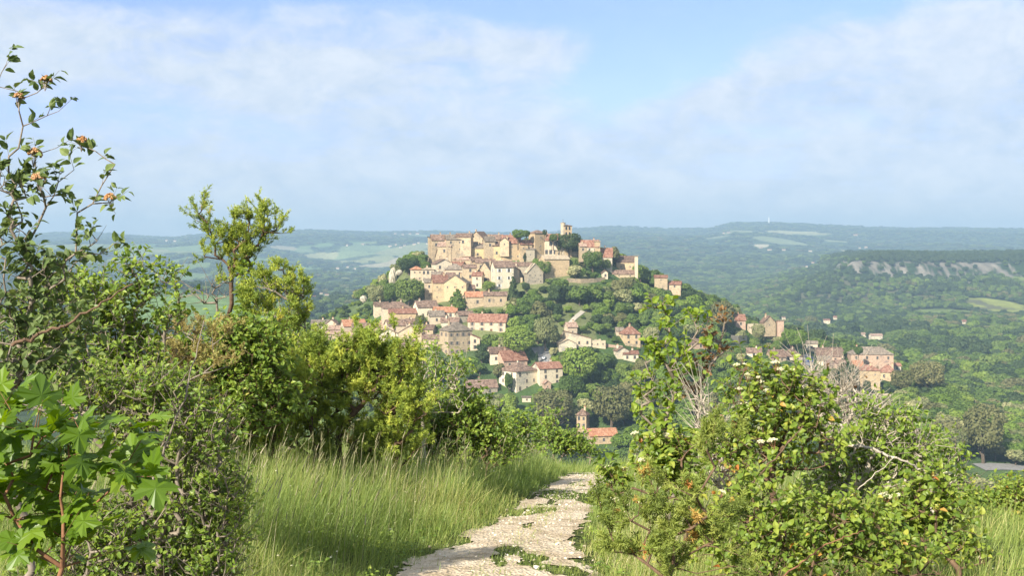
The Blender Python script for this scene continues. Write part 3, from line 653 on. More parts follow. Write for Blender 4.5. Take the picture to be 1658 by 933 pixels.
 (886, 50, 589, 598, 626, 'gx', 22, .8, 'white', 'red', 2, 3, 'white house with red roof joined to the large square house', {}),
 (885, 14, 617, 622, 633, 'gy', 16, 1, 'pink', 'pink', 1, 1, 'tiny pink outhouse in front of the white house with red roof', dict(win='t', chim=0)),
 (778, 56, 618, 629, 642, 'gx', 12, .6, 'grey', 'brown', 2, 1, 'low grey walled house left of the large square white house', {}),
 (732, 16, 610, 616, 628, 'gx', 10, .9, 'cream', 'brown', 1, 1, 'little cream house glimpsed through the shrub', {}),
 (853, 15, 641, 644, 652, 'flat', 0, .8, 'white', 'grey', 1, 1, 'little white hut with dark flat roof above the willows', dict(chim=0, win='t')),
 # centre hillside group
 (924, 21, 523, 530, 548, 'gx', 20, .9, 'cream', 'pink', 1, 1, 'small tower like house on the hillside by the stairway', dict(win='t')),
 (934, 46, 537, 549, 565, 'shedx', 12, .6, 'cream', 'red', 3, 1, 'cream house with red roof falling to the right by the stairway', dict(chim=0)),
 (917, 32, 550, 557, 571, 'gy', 10, .8, 'white', 'pale', 0, 1, 'blank white gable wall above the round green tree', dict(chim=0)),
 (967, 26, 549, 553, 564, 'ruin', 0, .6, 'cream', 'pale', 3, 1, 'broken garden building right of the red sloping roof', dict(chim=0, win='t')),
 (1020, 32, 529, 542, 561, 'hip', 14, .9, 'tan', 'red', 2, 2, 'square tan house with red hipped roof standing alone midslope', dict(win='n')),
 (1003, 14, 531, 536, 545, 'gx', 10, .8, 'cream', 'grey', 1, 1, 'small grey roofed wing left of the square tan house', dict(chim=0)),
 (1006, 24, 563, 569, 583, 'gy', 14, .9, 'white', 'brown', 1, 1, 'small white gabled house below the square tan house', {}),
 (1020, 26, 569, 574, 586, 'gx', 6, .7, 'white', 'red', 2, 1, 'low white house with red roof joined to the small white gable', {}),
 (1126, 28, 550, 557, 566, 'gx', 8, .7, 'pink', 'brown', 2, 1, 'pink walled house seen through the sapling branches', {}),
 # right hamlet
 (1197, 18, 510, 519, 532, 'gx', 6, .9, 'pink', 'red', 1, 1, 'dark red roofed house at top left of the right hand hamlet', {}),
 (1243, 23, 512, 523, 532, 'gy', 10, .8, 'beige', 'brown', 1, 1, 'pointed stone gable on the crest of the right hand hamlet', {}),
 (1263, 10, 518, 520, 533, 'flat', 0, 1, 'pink', 'pink', 0, 1, 'plain pink tower stump right of the pointed stone gable', dict(chim=0)),
 (1221, 22, 526, 530, 543, 'gx', 6, .8, 'cream', 'pale', 2, 1, 'cream ruin below the dark red roof and the pointed gable', dict(win='t', chim=0)),
 (1246, 10, 529, 533, 550, 'shed', 0, 1, 'cream', 'pale', 1, 2, 'thin cream wall tower below the pointed gable', dict(win='t', chim=0)),
 (1221, 26, 565, 572, 581, 'gx', -14, .7, 'white', 'brown', 1, 1, 'brown roof in the trees left of the twin brown roofs', {}),
 (1256, 30, 568, 579, 586, 'gx', 12, .8, 'beige', 'brown', 2, 1, 'left one of the twin brown roofs in the trees', {}),
 (1281, 30, 566, 578, 585, 'hip', 0, .9, 'cream', 'brown', 2, 1, 'right one of the twin brown roofs with hipped end', {}),
 (1313, 20, 553, 557, 570, 'gx', -4, .8, 'white', 'grey', 1, 1, 'white house with pale grey roof at the head of the lane', dict(chim=0)),
 (1340, 44, 564, 569, 580, 'gx', 0, .5, 'cream', 'brown', 3, 1, 'back row house with brown roof right of the lane', {}),
 (1343, 44, 569, 578, 590, 'gx', -18, .6, 'pink', 'brown', 2, 1, 'pink gabled house in the middle of the lane group', {}),
 (1334, 24, 578, 584, 593, 'gx', -10, .8, 'white', 'grey', 1, 1, 'white garage house with grey roof beside the lane', dict(chim=0)),
 (1345, 17, 584, 591, 599, 'gy', 4, 1, 'pink', 'pink', 1, 1, 'lowest pink gabled shed of the lane group', dict(chim=0)),
 (1360, 16, 584, 589, 598, 'gx', -4, .9, 'pink', 'brown', 1, 1, 'small brown roofed lean to right of the lowest pink shed', dict(chim=0)),
 (1409, 70, 564, 575, 599, 'hip', -6, .5, 'pink', 'grey', 4, 2, 'big brick manor under a wide grey hipped roof', dict(win='n', door=1)),
 (1388, 18, 585, 594, 608, 'gx', 8, .9, 'beige', 'orange', 1, 1, 'bright red roof left in front of the brick manor', dict(chim=0)),
 (1406, 36, 593, 601, 630, 'hip', -8, .8, 'tan', 'red', 2, 2, 'tall stone house with hipped red roof before the brick manor', dict(win='t')),
 (1437, 28, 593, 604, 618, 'hip', -12, .8, 'tan', 'red', 2, 1, 'red roofed house at lower right of the brick manor', {}),
 (1450, 14, 589, 593, 602, 'gx', 0, .9, 'white', 'red', 1, 1, 'small red roof at the right side of the brick manor', dict(chim=0)),
 (1427, 26, 636, 640, 648, 'ruin', 0, .6, 'cream', 'pale', 1, 1, 'broken pale wall in the trees beneath the brick manor', dict(chim=0)),
 # bottom of the valley, just over the brow
 (944, 21, 664, 674, 708, 'hip', -24, .9, 'tan', 'brown', 2, 3, 'tall narrow house between the two willows', {}),
 (974, 50, 697, 707, 722, 'gx', 10, .6, 'tan', 'orange', 1, 1, 'low house with bright red roof just over the grassy brow', dict(chim=0)),
 (1161, 18, 674, 683, 694, 'gx', 0, .8, 'white', 'orange', 1, 1, 'small red roof seen between the right hand shrubs', dict(chim=0)),
 (1476, 26, 696, 702, 716, 'gx', -20, .6, 'white', 'grey', 2, 1, 'white shed with grey roof at the edge of the right wood', dict(win='t', chim=0)),
 (1430, 14, 677, 681, 697, 'gx', 0, .9, 'cream', 'brown', 1, 1, 'small cream hut in the wood above the white shed', dict(win='t', chim=0)),
]
for r in hl:
    wk_ = 1.1 if (690 < r[0] < 866 and r[4] < 506) else 1.0
    house(r[0], r[1] * wk_, *r[2:13], **r[13])
# farms further out
far_farms = [(1338, 11, 517, 519, 525, 'red', 'red roofed white farm in the woods beyond the hamlet'), (1352, 6, 512, 514, 518, 'red', 'tiny red roof right above the white farm beyond the hamlet'),
 (1418, 20, 541, 544, 551, 'pink', 'white terrace of a farm below the small green field'), (1398, 8, 539, 541, 546, 'pink', 'small farm building left of the white terrace'),
 (1269, 6, 513, 514, 518, 'red', 'speck of a red roof beyond the pink tower stump'), (1561, 7, 518, 521, 525, 'red', 'lone pinkish hut below the big green field')]
for cx_, w_, a_, b_, c_, rc_, lb in far_farms:
    house(cx_, w_, a_, b_, c_, 'gx', 5, .6, 'white', rc_, 2, 1, lb, name='farmhouse', cat='farmhouse', lo=900, hi=3000, win='t', chim=0)
dist = [(640, 379), (652, 380), (664, 379), (676, 379), (700, 380), (655, 398), (641, 397), (632, 399), (649, 401), (671, 396), (678, 394), (693, 395), (452, 418), (563, 433), (575, 436), (547, 435), (490, 478), (520, 476), (529, 478), (508, 481),
        (270, 390), (283, 391), (1232, 402), (1246, 405), (1269, 405), (1312, 407), (1385, 381), (1392, 402), (1402, 401), (1306, 432), (1316, 426), (1172, 378), (1180, 377), (562, 398), (588, 396)]
for q_, (px, py) in enumerate(dist):
    house(px, HR.uniform(3, 7), py - 1.9, py - 1.0, py + .9, 'gx', HR.uniform(-25, 25), .6, HR.choice(['cream', 'white', 'beige']), HR.choice(['red', 'pink', 'brown']), 0, 1, 'pale speck of a farmhouse far off on the hazy hills',
          name='farmhouse', cat='farmhouse', chim=0, lo=1400, hi=12000, group='distant farmhouses on the hazy hills', box=True)

# church tower with its round stair turret
Yt = 705.0; m_ = Yt / F
ct = empty('church_tower', ((917 - 829) * m_, Yt + 4, (HOR - 392) * m_), math.radians(14)); tag(ct, 'church bell tower with round stair turret above the big dark tree', 'church tower')
a = Acc(); hh = (392 - 366) * m_; a.box(-1.9, 3.0, -2.4, 2.4, -14, hh); tw = a.build('wall', WM['tan'], ct)
roof_acc(4.9, 4.8, .7, 'hip').build('roof', RM['brown'], ct, (.55, 0, hh + .01))
a = Acc(); a.cyl((-2.2, -1.0, -14), 1.5, 14 + (392 - 361.5) * m_, 14); a.cyl((-2.2, -1.0, (392 - 361.5) * m_), 1.7, .3, 14); tur = a.build('stair_turret', WM['cream'], ct)
a = Acc(); a.cyl((-2.2, -1.0, (392 - 361.5) * m_ + .3), .08, 2.3, 6); a.cyl((-2.2, -1.0, (392 - 361.5) * m_ + .3), 1.1, .7, 10, r2=.1); a.cyl((-2.2, -1.0, (392 - 361.5) * m_ + 1.9), .22, .3, 8); a.build('finial', iron, tur)
for x_ in (-.55, 1.5):
    for z_ in (hh - 2.4, hh - 5.6):
        o = addcopy('bell_opening', ARCH, (x_, -2.43, z_), 0, ct); o.scale = (.42, 1, .62)
HOUSES.append((904, 926, 352, 380, Yt))
# telecom mast on the far ridge
Ym = ray(1245, 362.5, 5000, 13000) or 8000; m_ = Ym / F
mt = noisemat('mast_white', [(.3, (.75, .75, .75)), (.7, (.85, .85, .85))], 1)
mast = empty('telecom_mast', ((1245 - 829) * m_, Ym, (HOR - 361) * m_)); tag(mast, 'white telecom mast on the skyline ridge', 'mast')
a = Acc(); a.cyl((0, 0, -20), 4.8, 20 + 7 * m_, 10, r2=3.8); a.build('shaft', mt, mast)
a = Acc(); a.cyl((0, 0, 7 * m_ + .1), 5.6, 5, 12); a.cyl((0, 0, 7 * m_ + 5.1), 1.2, 3.6 * m_, 8, r2=.8); a.build('antenna', mt, mast)
HOUSES.append((1241, 1249, 345, 362, Ym))

# garden walls and the hillside stairway
def stonewall(pts, h, th, wc, label, name='garden_wall', lo=440):
    P3 = []
    for px, py in pts:
        Y = ray(px, py, lo, 900) or 690; P3.append(P(px, py, Y))
    o = P3[0].copy(); V = []; Fc = []
    for p in P3:
        q = p - o; V += [(q.x, q.y, q.z - 2), (q.x, q.y, q.z + h), (q.x, q.y + th, q.z + h), (q.x, q.y + th, q.z - 2)]
    for i in range(len(P3) - 1):
        b = i * 4; Fc += [(b, b + 4, b + 5, b + 1), (b + 1, b + 5, b + 6, b + 2), (b + 2, b + 6, b + 7, b + 3)]
    Fc += [(0, 1, 2, 3), (len(V) - 4, len(V) - 1, len(V) - 2, len(V) - 3)]
    a = Acc(); a.poly(V, Fc); w_ = a.build(name, WM[wc], None, o); tag(w_, label, 'wall')
    for (x0, y0), (x1, y1) in zip(pts, pts[1:]): HOUSES.append((x0, x1, min(y0, y1) - 2, max(y0, y1), P3[0].y))
    return w_
stonewall([(918, 458), (940, 459), (962, 458), (980, 456)], 2.6, .6, 'beige', 'long rough garden wall under the trees right of the blank barn', 'retaining_wall')
stonewall([(916, 416), (935, 416), (958, 417)], 3.2, .6, 'grey', 'dark terrace wall at the foot of the big dark tree', 'terrace_wall')
stonewall([(1184, 556), (1196, 557), (1210, 556)], 4.6, .8, 'grey', 'overgrown stone wall below the right hand hamlet', 'retaining_wall')
stonewall([(907, 548), (912, 543), (921, 537)], 1.4, .5, 'beige', 'curved wall climbing left of the hillside stairway', 'garden_wall')
stonewall([(1012, 560), (1025, 562), (1040, 563)], 1.6, .5, 'beige', 'low wall before the square tan house', 'garden_wall')
stonewall([(980, 562), (995, 564), (1008, 565)], 1.6, .5, 'pink', 'crumbling pink wall left of the small white gable', 'garden_wall')
stonewall([(824, 455), (834, 458), (846, 458)], 3.0, .5, 'beige', 'pale wall between the tall white house and the ruined gable', 'garden_wall')

# lanes as thin sheets over the slope
road_m = noisemat('lane_asphalt', [(.3, (.16, .155, .15)), (.7, (.24, .23, .22))], .6)
stair_m = noisemat('stair_stone', [(.3, (.30, .27, .22)), (.7, (.42, .38, .31))], .8)
def lane(name, pts, wd, mat, label, lo=440, hi=900):
    Q = []
    for px, py in pts:
        Y = ray(px, py, lo, hi)
        if Y: Q.append(np.array([(px - 829) / F * Y, Y]))
    L = []
    for a_, b_ in zip(Q, Q[1:]):
        for t in np.linspace(0, 1, 8, endpoint=False): L.append(a_ * (1 - t) + b_ * t)
    L.append(Q[-1]); L = np.array(L); T = np.gradient(L, axis=0); T /= np.linalg.norm(T, axis=1)[:, None] + 1e-9
    nrm = np.stack([-T[:, 1], T[:, 0]], 1); V = []
    for s in np.linspace(-.5, .5, 5):
        e = L + nrm * s * wd; V.append(np.column_stack([e, H(e[:, 0], e[:, 1]) + .35]))
    V = np.stack(V, 1).reshape(-1, 3); n = len(L); i = np.arange(n - 1)[:, None] * 5; j = np.arange(4)[None]
    q = np.stack([i + j, i + 5 + j, i + 6 + j, i + 1 + j], -1).reshape(-1, 4)
    o = mesh_np(name, V, [q], mat); tag(o, label, kind='structure')
    for (x0, y0), (x1, y1) in zip(pts, pts[1:]):
        HOUSES.append((min(x0, x1) - 3, max(x0, x1) + 3, min(y0, y1) - 1, max(y0, y1) + 1, ray((x0 + x1) / 2, (y0 + y1) / 2, lo, hi) or 600))
    return o
lane('village_lane', [(872, 563), (878, 572), (884, 582), (887, 592)], 8, road_m, 'grey lane with parked cars in the village')
lane('hamlet_lane', [(1300, 572), (1306, 582), (1312, 594)], 7, road_m, 'grey lane into the right hand hamlet')
lane('valley_road', [(1585, 758), (1612, 757), (1640, 758), (1675, 761)], 9, road_m, 'grey valley road beside the woods')
lane('stairway_path', [(922, 526), (930, 517), (938, 510), (944, 505)], 2.6, stair_m, 'stone stairway climbing the wooded hill')

pole = empty('utility_pole', (0, 0, 0)); Yp_ = ray(1430, 676, 440, 900); pole.location = P(1430, 676, Yp_); tag(pole, 'pale grey utility pole in the wood beneath the brick manor', 'pole')
a = Acc(); a.cyl((0, 0, -2), .22, 2 + 22 * Yp_ / F, 8, r2=.14); a.build('shaft', mt, pole); a = Acc(); a.box(-.9, .9, -.12, .12, 21 * Yp_ / F - .3, 21 * Yp_ / F - .05); a.build('crossarm', mt, pole)
HOUSES.append((1426, 1434, 655, 674, Yp_))
# parked cars
tyre_m = noisemat('tyre_rubber', [(.3, (.02, .02, .02)), (.7, (.03, .03, .03))], 9)
def carpaint(n, c):
    m, nt, b = newmat(n); b.inputs['Base Color'].default_value = (*c, 1); b.inputs['Roughness'].default_value = .3; b.inputs['Coat Weight'].default_value = .5; return m
def car(px, py, rz, paint, label, lo=440):
    Y = ray(px, py, lo, 900); root = empty('parked_car', (0, 0, 0), math.radians(rz)); x = (px - 829) / F * Y
    root.location = (x, Y, float(H(np.array(x), np.array(Y))) + .37); tag(root, label, 'car', 'cars parked in the village lanes')
    sec = [(-2.0, .35), (-2.0, .75), (-1.75, .95), (-1.2, 1.0), (-.75, 1.45), (.75, 1.48), (1.35, 1.05), (1.95, .9), (2.05, .6), (2.05, .3)]
    a = Acc(); n = len(sec); wds = [.8, .82, .8, .8, .64, .64, .8, .8, .82, .8]
    a.poly([(x_, -w_, z_) for (x_, z_), w_ in zip(sec, wds)] + [(x_, w_, z_) for (x_, z_), w_ in zip(sec, wds)],
           [tuple(range(n)), tuple(range(2 * n - 1, n - 1, -1))] + [((i + 1) % n, i, n + i, n + (i + 1) % n) for i in range(n)])
    a.build('body', paint, root)
    a = Acc()
    for s in (-1, 1): a.poly([(-1.05, s * .78, 1.04), (1.15, s * .79, 1.06), (.72, s * .67, 1.40), (-.72, s * .67, 1.38)], [(0, 1, 2, 3)])
    a.poly([(-1.19, -.68, 1.04), (-1.19, .68, 1.04), (-.80, .58, 1.42), (-.80, -.58, 1.42)], [(0, 1, 2, 3)])
    a.poly([(1.33, -.68, 1.1), (1.33, .68, 1.1), (.82, .58, 1.45), (.82, -.58, 1.45)], [(0, 1, 2, 3)]); a.build('window_glass', glass, root)
    for sx in (-1.25, 1.3):
        for s in (-.84, .66):
            a = Acc(); a.cyl((0, 0, 0), .32, .18, 12, axis='y'); a.build('wheel', tyre_m, root, (sx, s, .32))
    HOUSES.append((px - 6, px + 6, py - 6, py + 2, Y)); return root
car(881, 583, 70, carpaint('car_white', (.75, .75, .76)), 'white car parked on the village lane, farther up of two white cars')
car(885, 590, 80, carpaint('car_cream', (.70, .70, .68)), 'white car parked lower down the village lane beside the square house')
car(1312, 588, 20, carpaint('car_blue', (.03, .07, .22)), 'dark blue car parked in front of the white garage house')
car(1314, 583, 10, carpaint('car_navy', (.02, .03, .06)), 'black car parked just behind the dark blue car')
car(930, 710, 15, carpaint('car_indigo', (.03, .05, .16)), 'dark car parked by the tall narrow house between the willows')

# rock outcrop on the left shoulder of the hill
rock_m = noisemat('limestone', [(.3, (.22, .19, .14)), (.5, (.42, .37, .28)), (.7, (.54, .49, .40))], .5, 8, .8)
def rock(px, py, w, h, label):
    Y = ray(px, py, 440, 900) or 690; m = Y / F; import bmesh
    bm = bmesh.new(); bmesh.ops.create_icosphere(bm, subdivisions=4, radius=1)
    for v in bm.verts:
        n_ = fbm(np.array(v.co.x * 2.3 + v.co.z + px), np.array(v.co.z * 1.1 + v.co.y * 2), 3, 4); f = 1 + float(n_) * .9
        v.co = Vector((v.co.x * w * m / 2 * f, v.co.y * w * m / 2 * f, v.co.z * h * m * .62 * (1 + float(n_) * .3)))
    me = bpy.data.meshes.new('rock_outcrop'); bm.to_mesh(me); bm.free(); me.materials.append(rock_m)
    o = link(bpy.data.objects.new('rock_outcrop', me)); o.location = P(px, py - h / 2, Y + 2); tag(o, label, 'rock'); HOUSES.append((px - w / 2, px + w / 2, py - h, py - 3, Y))
rock(636, 463, 12, 27, 'tall pale rock face at the left edge of the village hill')
rock(646, 446, 10, 8, 'small pale rock ledge above the tall rock face')
rock(589, 491, 12, 11, 'pale rock showing among the trees on the left slope')
# ------------------------------------------------------------------ trees of the hill and the valley
bark = noisemat('bark', [(.3, (.06, .045, .03)), (.7, (.15, .115, .08))], 3)
CROWN = {
 'mid': leafmat('foliage_green', [(0, (0.052, 0.090, 0.016)), (.5, (0.105, 0.162, 0.030)), (1, (0.184, 0.232, 0.050))], .25, .6, 'object', .2),
 'bright': leafmat('foliage_fresh', [(0, (0.088, 0.143, 0.019)), (.5, (0.149, 0.225, 0.030)), (1, (0.245, 0.300, 0.056))], .25, .6, 'object', .2),
 'dark': leafmat('foliage_dark', [(0, (0.026, 0.046, 0.012)), (.5, (0.045, 0.074, 0.022)), (1, (0.077, 0.102, 0.032))], .2, .6, 'object', .2),
 'pale': leafmat('foliage_silver', [(0, (0.105, 0.128, 0.048)), (.5, (0.219, 0.232, 0.094)), (1, (0.455, 0.420, 0.213))], .22, .6, 'object', .2),
 'olive': leafmat('foliage_olive', [(0, (0.096, 0.102, 0.037)), (.5, (0.149, 0.150, 0.056)), (1, (0.228, 0.210, 0.088))], .22, .6, 'object', .2),
}
def crown_mesh(seed, n=2100, shape='round', card=.17, lob=13):
    """unit crown: radius 1, from z 0 to about 2"""
    r = np.random.default_rng(seed)
    if shape == 'round':
        L = []
        for i in range(lob):
            th = r.uniform(0, 2 * np.pi); ph = r.uniform(-.5, 1.0)
            d = np.array([np.cos(th) * np.cos(ph), np.sin(th) * np.cos(ph), np.sin(ph) * .95])
            L.append((np.array([0, 0, 1.0]) + d * r.uniform(.35, .66), r.uniform(.30, .50)))
        L.append((np.array([0, 0, 1.0]), .62))
    elif shape == 'cone':
        L = [(np.array([r.uniform(-.12, .12), r.uniform(-.12, .12), z]), (2.7 - z) * .26 + .03) for z in np.linspace(.15, 2.6, 10)]
        for i in range(16):
            z = r.uniform(.2, 2.0); t = r.uniform(0, 6.28); R_ = (2.7 - z) * .30; L.append((np.array([np.cos(t) * R_, np.sin(t) * R_, z]), .20 * (2.9 - z) / 2))
    elif shape == 'column':
        L = [(np.array([r.uniform(-.04, .04), r.uniform(-.04, .04), z]), .30 * math.sin(math.pi * min(1, (z + .35) / 3.9)) ** .6 + .02) for z in np.linspace(.1, 3.2, 12)]
    wts = np.array([l[1] ** 2 for l in L]); wts /= wts.sum(); k = r.choice(len(L), n, p=wts)
    c = np.array([L[i][0] for i in k]); R = np.array([L[i][1] for i in k])
    d = norm(r.normal(size=(n, 3))); rr = R * (1 - .35 * r.random(n) ** 2); P_ = c + d * rr[:, None] * np.array([1, 1, .88])
    # drop cards well inside other lobes
    keep = np.ones(n, bool)
    for ctr, rad_ in L: keep &= ~((np.linalg.norm(P_ - ctr, axis=1) < rad_ * .62))
    P_, d = P_[keep], d[keep]; n = len(P_)
    nr = norm(d + r.normal(size=(n, 3)) * .45 + np.array([0, 0, .25]))
    tv = np.array([[-.5, 0, 0], [-.1, -.45, .06], [.45, -.2, -.05], [.5, .25, .05], [0, .5, -.06], [-.42, .32, .05]])
    tf = [np.array([[0, 1, 2], [0, 2, 3], [0, 3, 4], [0, 4, 5]])]
    a_ = norm(np.cross(nr, r.normal(size=(n, 3)))); b_ = np.cross(nr, a_); M = np.stack([a_, b_, nr], -1)
    lobrnd = r.random(len(L))[k][keep]
    rn = np.clip(.55 * r.random(n) + .45 * lobrnd, 0, 1)
    V, Fs, R_ = instv(tv, tf, M, P_, card * r.uniform(.7, 1.35, n), rn)
    return V, Fs, R_
def hidden_mesh(name, V, Fs, R_, mat):
    o = mesh_np(name, V, Fs, mat, rnd=R_); C.objects.unlink(o); me = o.data; bpy.data.objects.remove(o); return me
CM = {}
for si in range(4):
    V_, F_, R_ = crown_mesh(100 + si)
    for key in CROWN: CM[('round', si, key)] = hidden_mesh('crown', V_, F_, R_, CROWN[key])
for si in range(2):
    V_, F_, R_ = crown_mesh(200 + si, 2300, 'cone', .15); CM[('cone', si, 'dark')] = hidden_mesh('crown', V_, F_, R_, CROWN['dark']); CM[('cone', si, 'mid')] = hidden_mesh('crown', V_, F_, R_, CROWN['mid'])
V_, F_, R_ = crown_mesh(300, 1500, 'column', .10); CM[('column', 0, 'dark')] = hidden_mesh('crown', V_, F_, R_, CROWN['dark'])
V_, F_, R_ = crown_mesh(400, 7000, 'round', .085, 30); BIGC = {k_: hidden_mesh('crown', V_, F_, R_, CROWN[k_]) for k_ in ('mid', 'bright', 'dark', 'pale', 'olive')}
def trunk_mesh():
    A = [[0, 0, -1.2], [0, 0, 0], [.03, .02, .45]]; B = [[0, 0, 0], [.03, .02, .45], [.0, .05, .95]]; ra = [.12, .10, .075]; rb = [.10, .075, .05]
    r = np.random.default_rng(3)
    for i in range(7):
        t = i * 0.9; z = .25 + .08 * i; A.append([0.02, .02, z]); B.append([math.cos(t) * .55, math.sin(t) * .55, z + .55]); ra.append(.045); rb.append(.015)
    return tubes(np.array(A, float), np.array(B, float), np.array(ra), np.array(rb), 7)
V_, F_, R_ = trunk_mesh(); TRK = hidden_mesh('trunk', V_, F_, R_, bark)
def tree(name, x, y, z, r, hz, rot, me, label, cat='tree', group=None, trunk=True):
    root = empty(name, (x, y, z), rot); tag(root, label, cat, group)
    c = bpy.data.objects.new('crown', me); c.scale = (r, r, hz); c.location = (0, 0, r * .12); link(c, root)
    if trunk:
        t = bpy.data.objects.new('trunk', TRK); t.scale = (r * .8, r * .8, hz); link(t, root)
    return root
TR = random.Random(11)
def px_tree(px, ytop, ybase, wpx, label, key='mid', name='broadleaf_tree', shape='round', cat='tree', Y=None, big=True, group=None, lo=430, hi=900):
    Y = Y or ray(px, ybase, lo, hi) or 700; m = Y / F; r = wpx * m / 2; h = (ybase - ytop) * m
    x = (px - 829) * m; z = (HOR - ybase) * m
    if shape == 'round': me = BIGC[key] if big else CM[('round', TR.randrange(4), key)]; hz = h / 1.95
    elif shape == 'cone': me = CM[('cone', 0, key)]; hz = h / 2.7; r = r / .8
    else: me = CM[('column', 0, 'dark')]; hz = h / 3.3; r = r / .32
    HOUSES.append((px - wpx * .42, px + wpx * .42, ytop + (ybase - ytop) * .1, ybase - (ybase - ytop) * .2, Y))
    FOOT.append((x, Y, r * .7))
    return tree(name, x, Y, z, r * 1.05, hz * 1.08, TR.uniform(0, 6), me, label, cat, group)
px_tree(921, 378, 416, 44, 'big round dark green tree under the church tower', 'dark')
px_tree(839, 372, 392, 22, 'bright green treetop on the skyline left of the square tower', 'bright')
px_tree(852, 373, 388, 14, 'small green treetop touching the square tower on the skyline', 'mid')
px_tree(896, 379, 395, 16, 'low green treetop between palace and church tower', 'mid')
px_tree(882, 372, 384, 9, 'tiny dark treetop right behind the square tower', 'dark')
px_tree(960, 407, 444, 36, 'leafy green tree below the red roofed house on the ridge', 'mid')
px_tree(981, 420, 440, 16, 'small tree in the garden below the white ridge house', 'mid')
px_tree(880, 423, 452, 30, 'bushy green tree left of the blank ochre barn', 'mid')
px_tree(868, 418, 440, 12, 'slim green tree left above the bushy one by the barn', 'bright')
px_tree(850, 411, 425, 5, 'slender cypress before the reddish roofed house', shape='column', name='cypress', key='dark', cat='cypress', Y=668)
px_tree(869, 573, 592, 5, 'dark cypress standing by the village lane', shape='column', name='cypress', key='dark', cat='cypress')
px_tree(740, 469, 503, 30, 'bright green conifer in front of the ochre house', shape='cone', name='conifer', key='mid', cat='conifer')
px_tree(831, 448, 492, 22, 'tall dark grey green tree below the ivy wall', 'dark', shape='cone', name='conifer', cat='conifer')
px_tree(792, 456, 474, 22, 'small round tree in the garden below the narrow stone house', 'bright')
px_tree(852, 458, 474, 14, 'dark little tree beneath the ruined grey gable', 'dark')
px_tree(662, 453, 500, 52, 'large round green tree below the cube house', 'mid')
px_tree(634, 458, 494, 30, 'bushy tree at left of the large round one', 'mid')
px_tree(690, 424, 446, 20, 'green tree behind the small cube house', 'mid')
px_tree(662, 420, 446, 34, 'dark green treetop above the left cliff', 'dark')
px_tree(610, 462, 500, 34, 'tree on the left slope under the pale rocks', 'pale')
px_tree(680, 510, 535, 18, 'grey green tree between the houses of the lower quarter', 'olive')
px_tree(938, 563, 632, 66, 'large fresh green tree in front of the blank white gable', 'bright')
px_tree(896, 634, 700, 74, 'grey green willow left of the tall narrow house', 'olive', name='willow', cat='willow')
px_tree(990, 625, 700, 68, 'grey green willow right of the tall narrow house', 'olive', name='willow', cat='willow')
px_tree(924, 608, 648, 44, 'green tree right of the white house with red roof', 'mid')
px_tree(883, 512, 570, 40, 'pale topped tall tree above the village lane', 'pale')
px_tree(840, 535, 582, 62, 'broad green tree behind the orange walled house', 'bright')
px_tree(1054, 530, 570, 32, 'silvery tree beside the square tan house', 'pale')
px_tree(1592, 660, 752, 76, 'big rounded pale green tree beside the valley road', 'olive')
px_tree(1545, 694, 752, 44, 'whitish flowering tree left of the big rounded tree', 'pale')
px_tree(1502, 587, 640, 60, 'wide crowned tree right of the brick manor', 'olive')
px_tree(1404, 616, 640, 14, 'small dark tree in front of the tall stone house', 'dark')
px_tree(1372, 590, 660, 44, 'dense dark tree left of the tall stone house', 'dark')
px_tree(1298, 565, 580, 14, 'dark round tree by the head of the hamlet lane', 'dark')
px_tree(1285, 536, 572, 50, 'bushy green tree above the twin brown roofs', 'bright')
px_tree(1295, 535, 560, 20, 'pale flowering tree behind the bushy one above the twin roofs', 'pale')
px_tree(1170, 488, 545, 44, 'tall tree at the right foot of the village hill', 'olive')
px_tree(1228, 525, 556, 26, 'silvery tree within the right hand hamlet', 'pale')
px_tree(824, 603, 640, 16, 'small green bush tree at the corner of the large square house', 'mid', big=False)
px_tree(1390, 560, 580, 14, 'creeper covered tree before the brick manor front', 'mid', big=False, Y=ray(1390, 600, 440, 900))
px_tree(1430, 640, 690, 34, 'olive green tree beneath the brick manor', 'olive')
px_tree(1460, 600, 640, 40, 'grey green tree at the right wall of the brick manor', 'olive')

def visible_clear(px0, px1, top, base, Y):
    for a_, b_, t_, c_, hy in HOUSES:
        if Y < hy + 6:
            ox = min(px1, b_) - max(px0, a_); oy = min(base, c_) - max(top, t_)
            if ox > 0 and oy > 0:
                if ox * oy > .20 * (b_ - a_) * (c_ - t_) or ox * oy > .3 * (px1 - px0) * (base - top): return False
    return True
FT = np.array(FOOT)
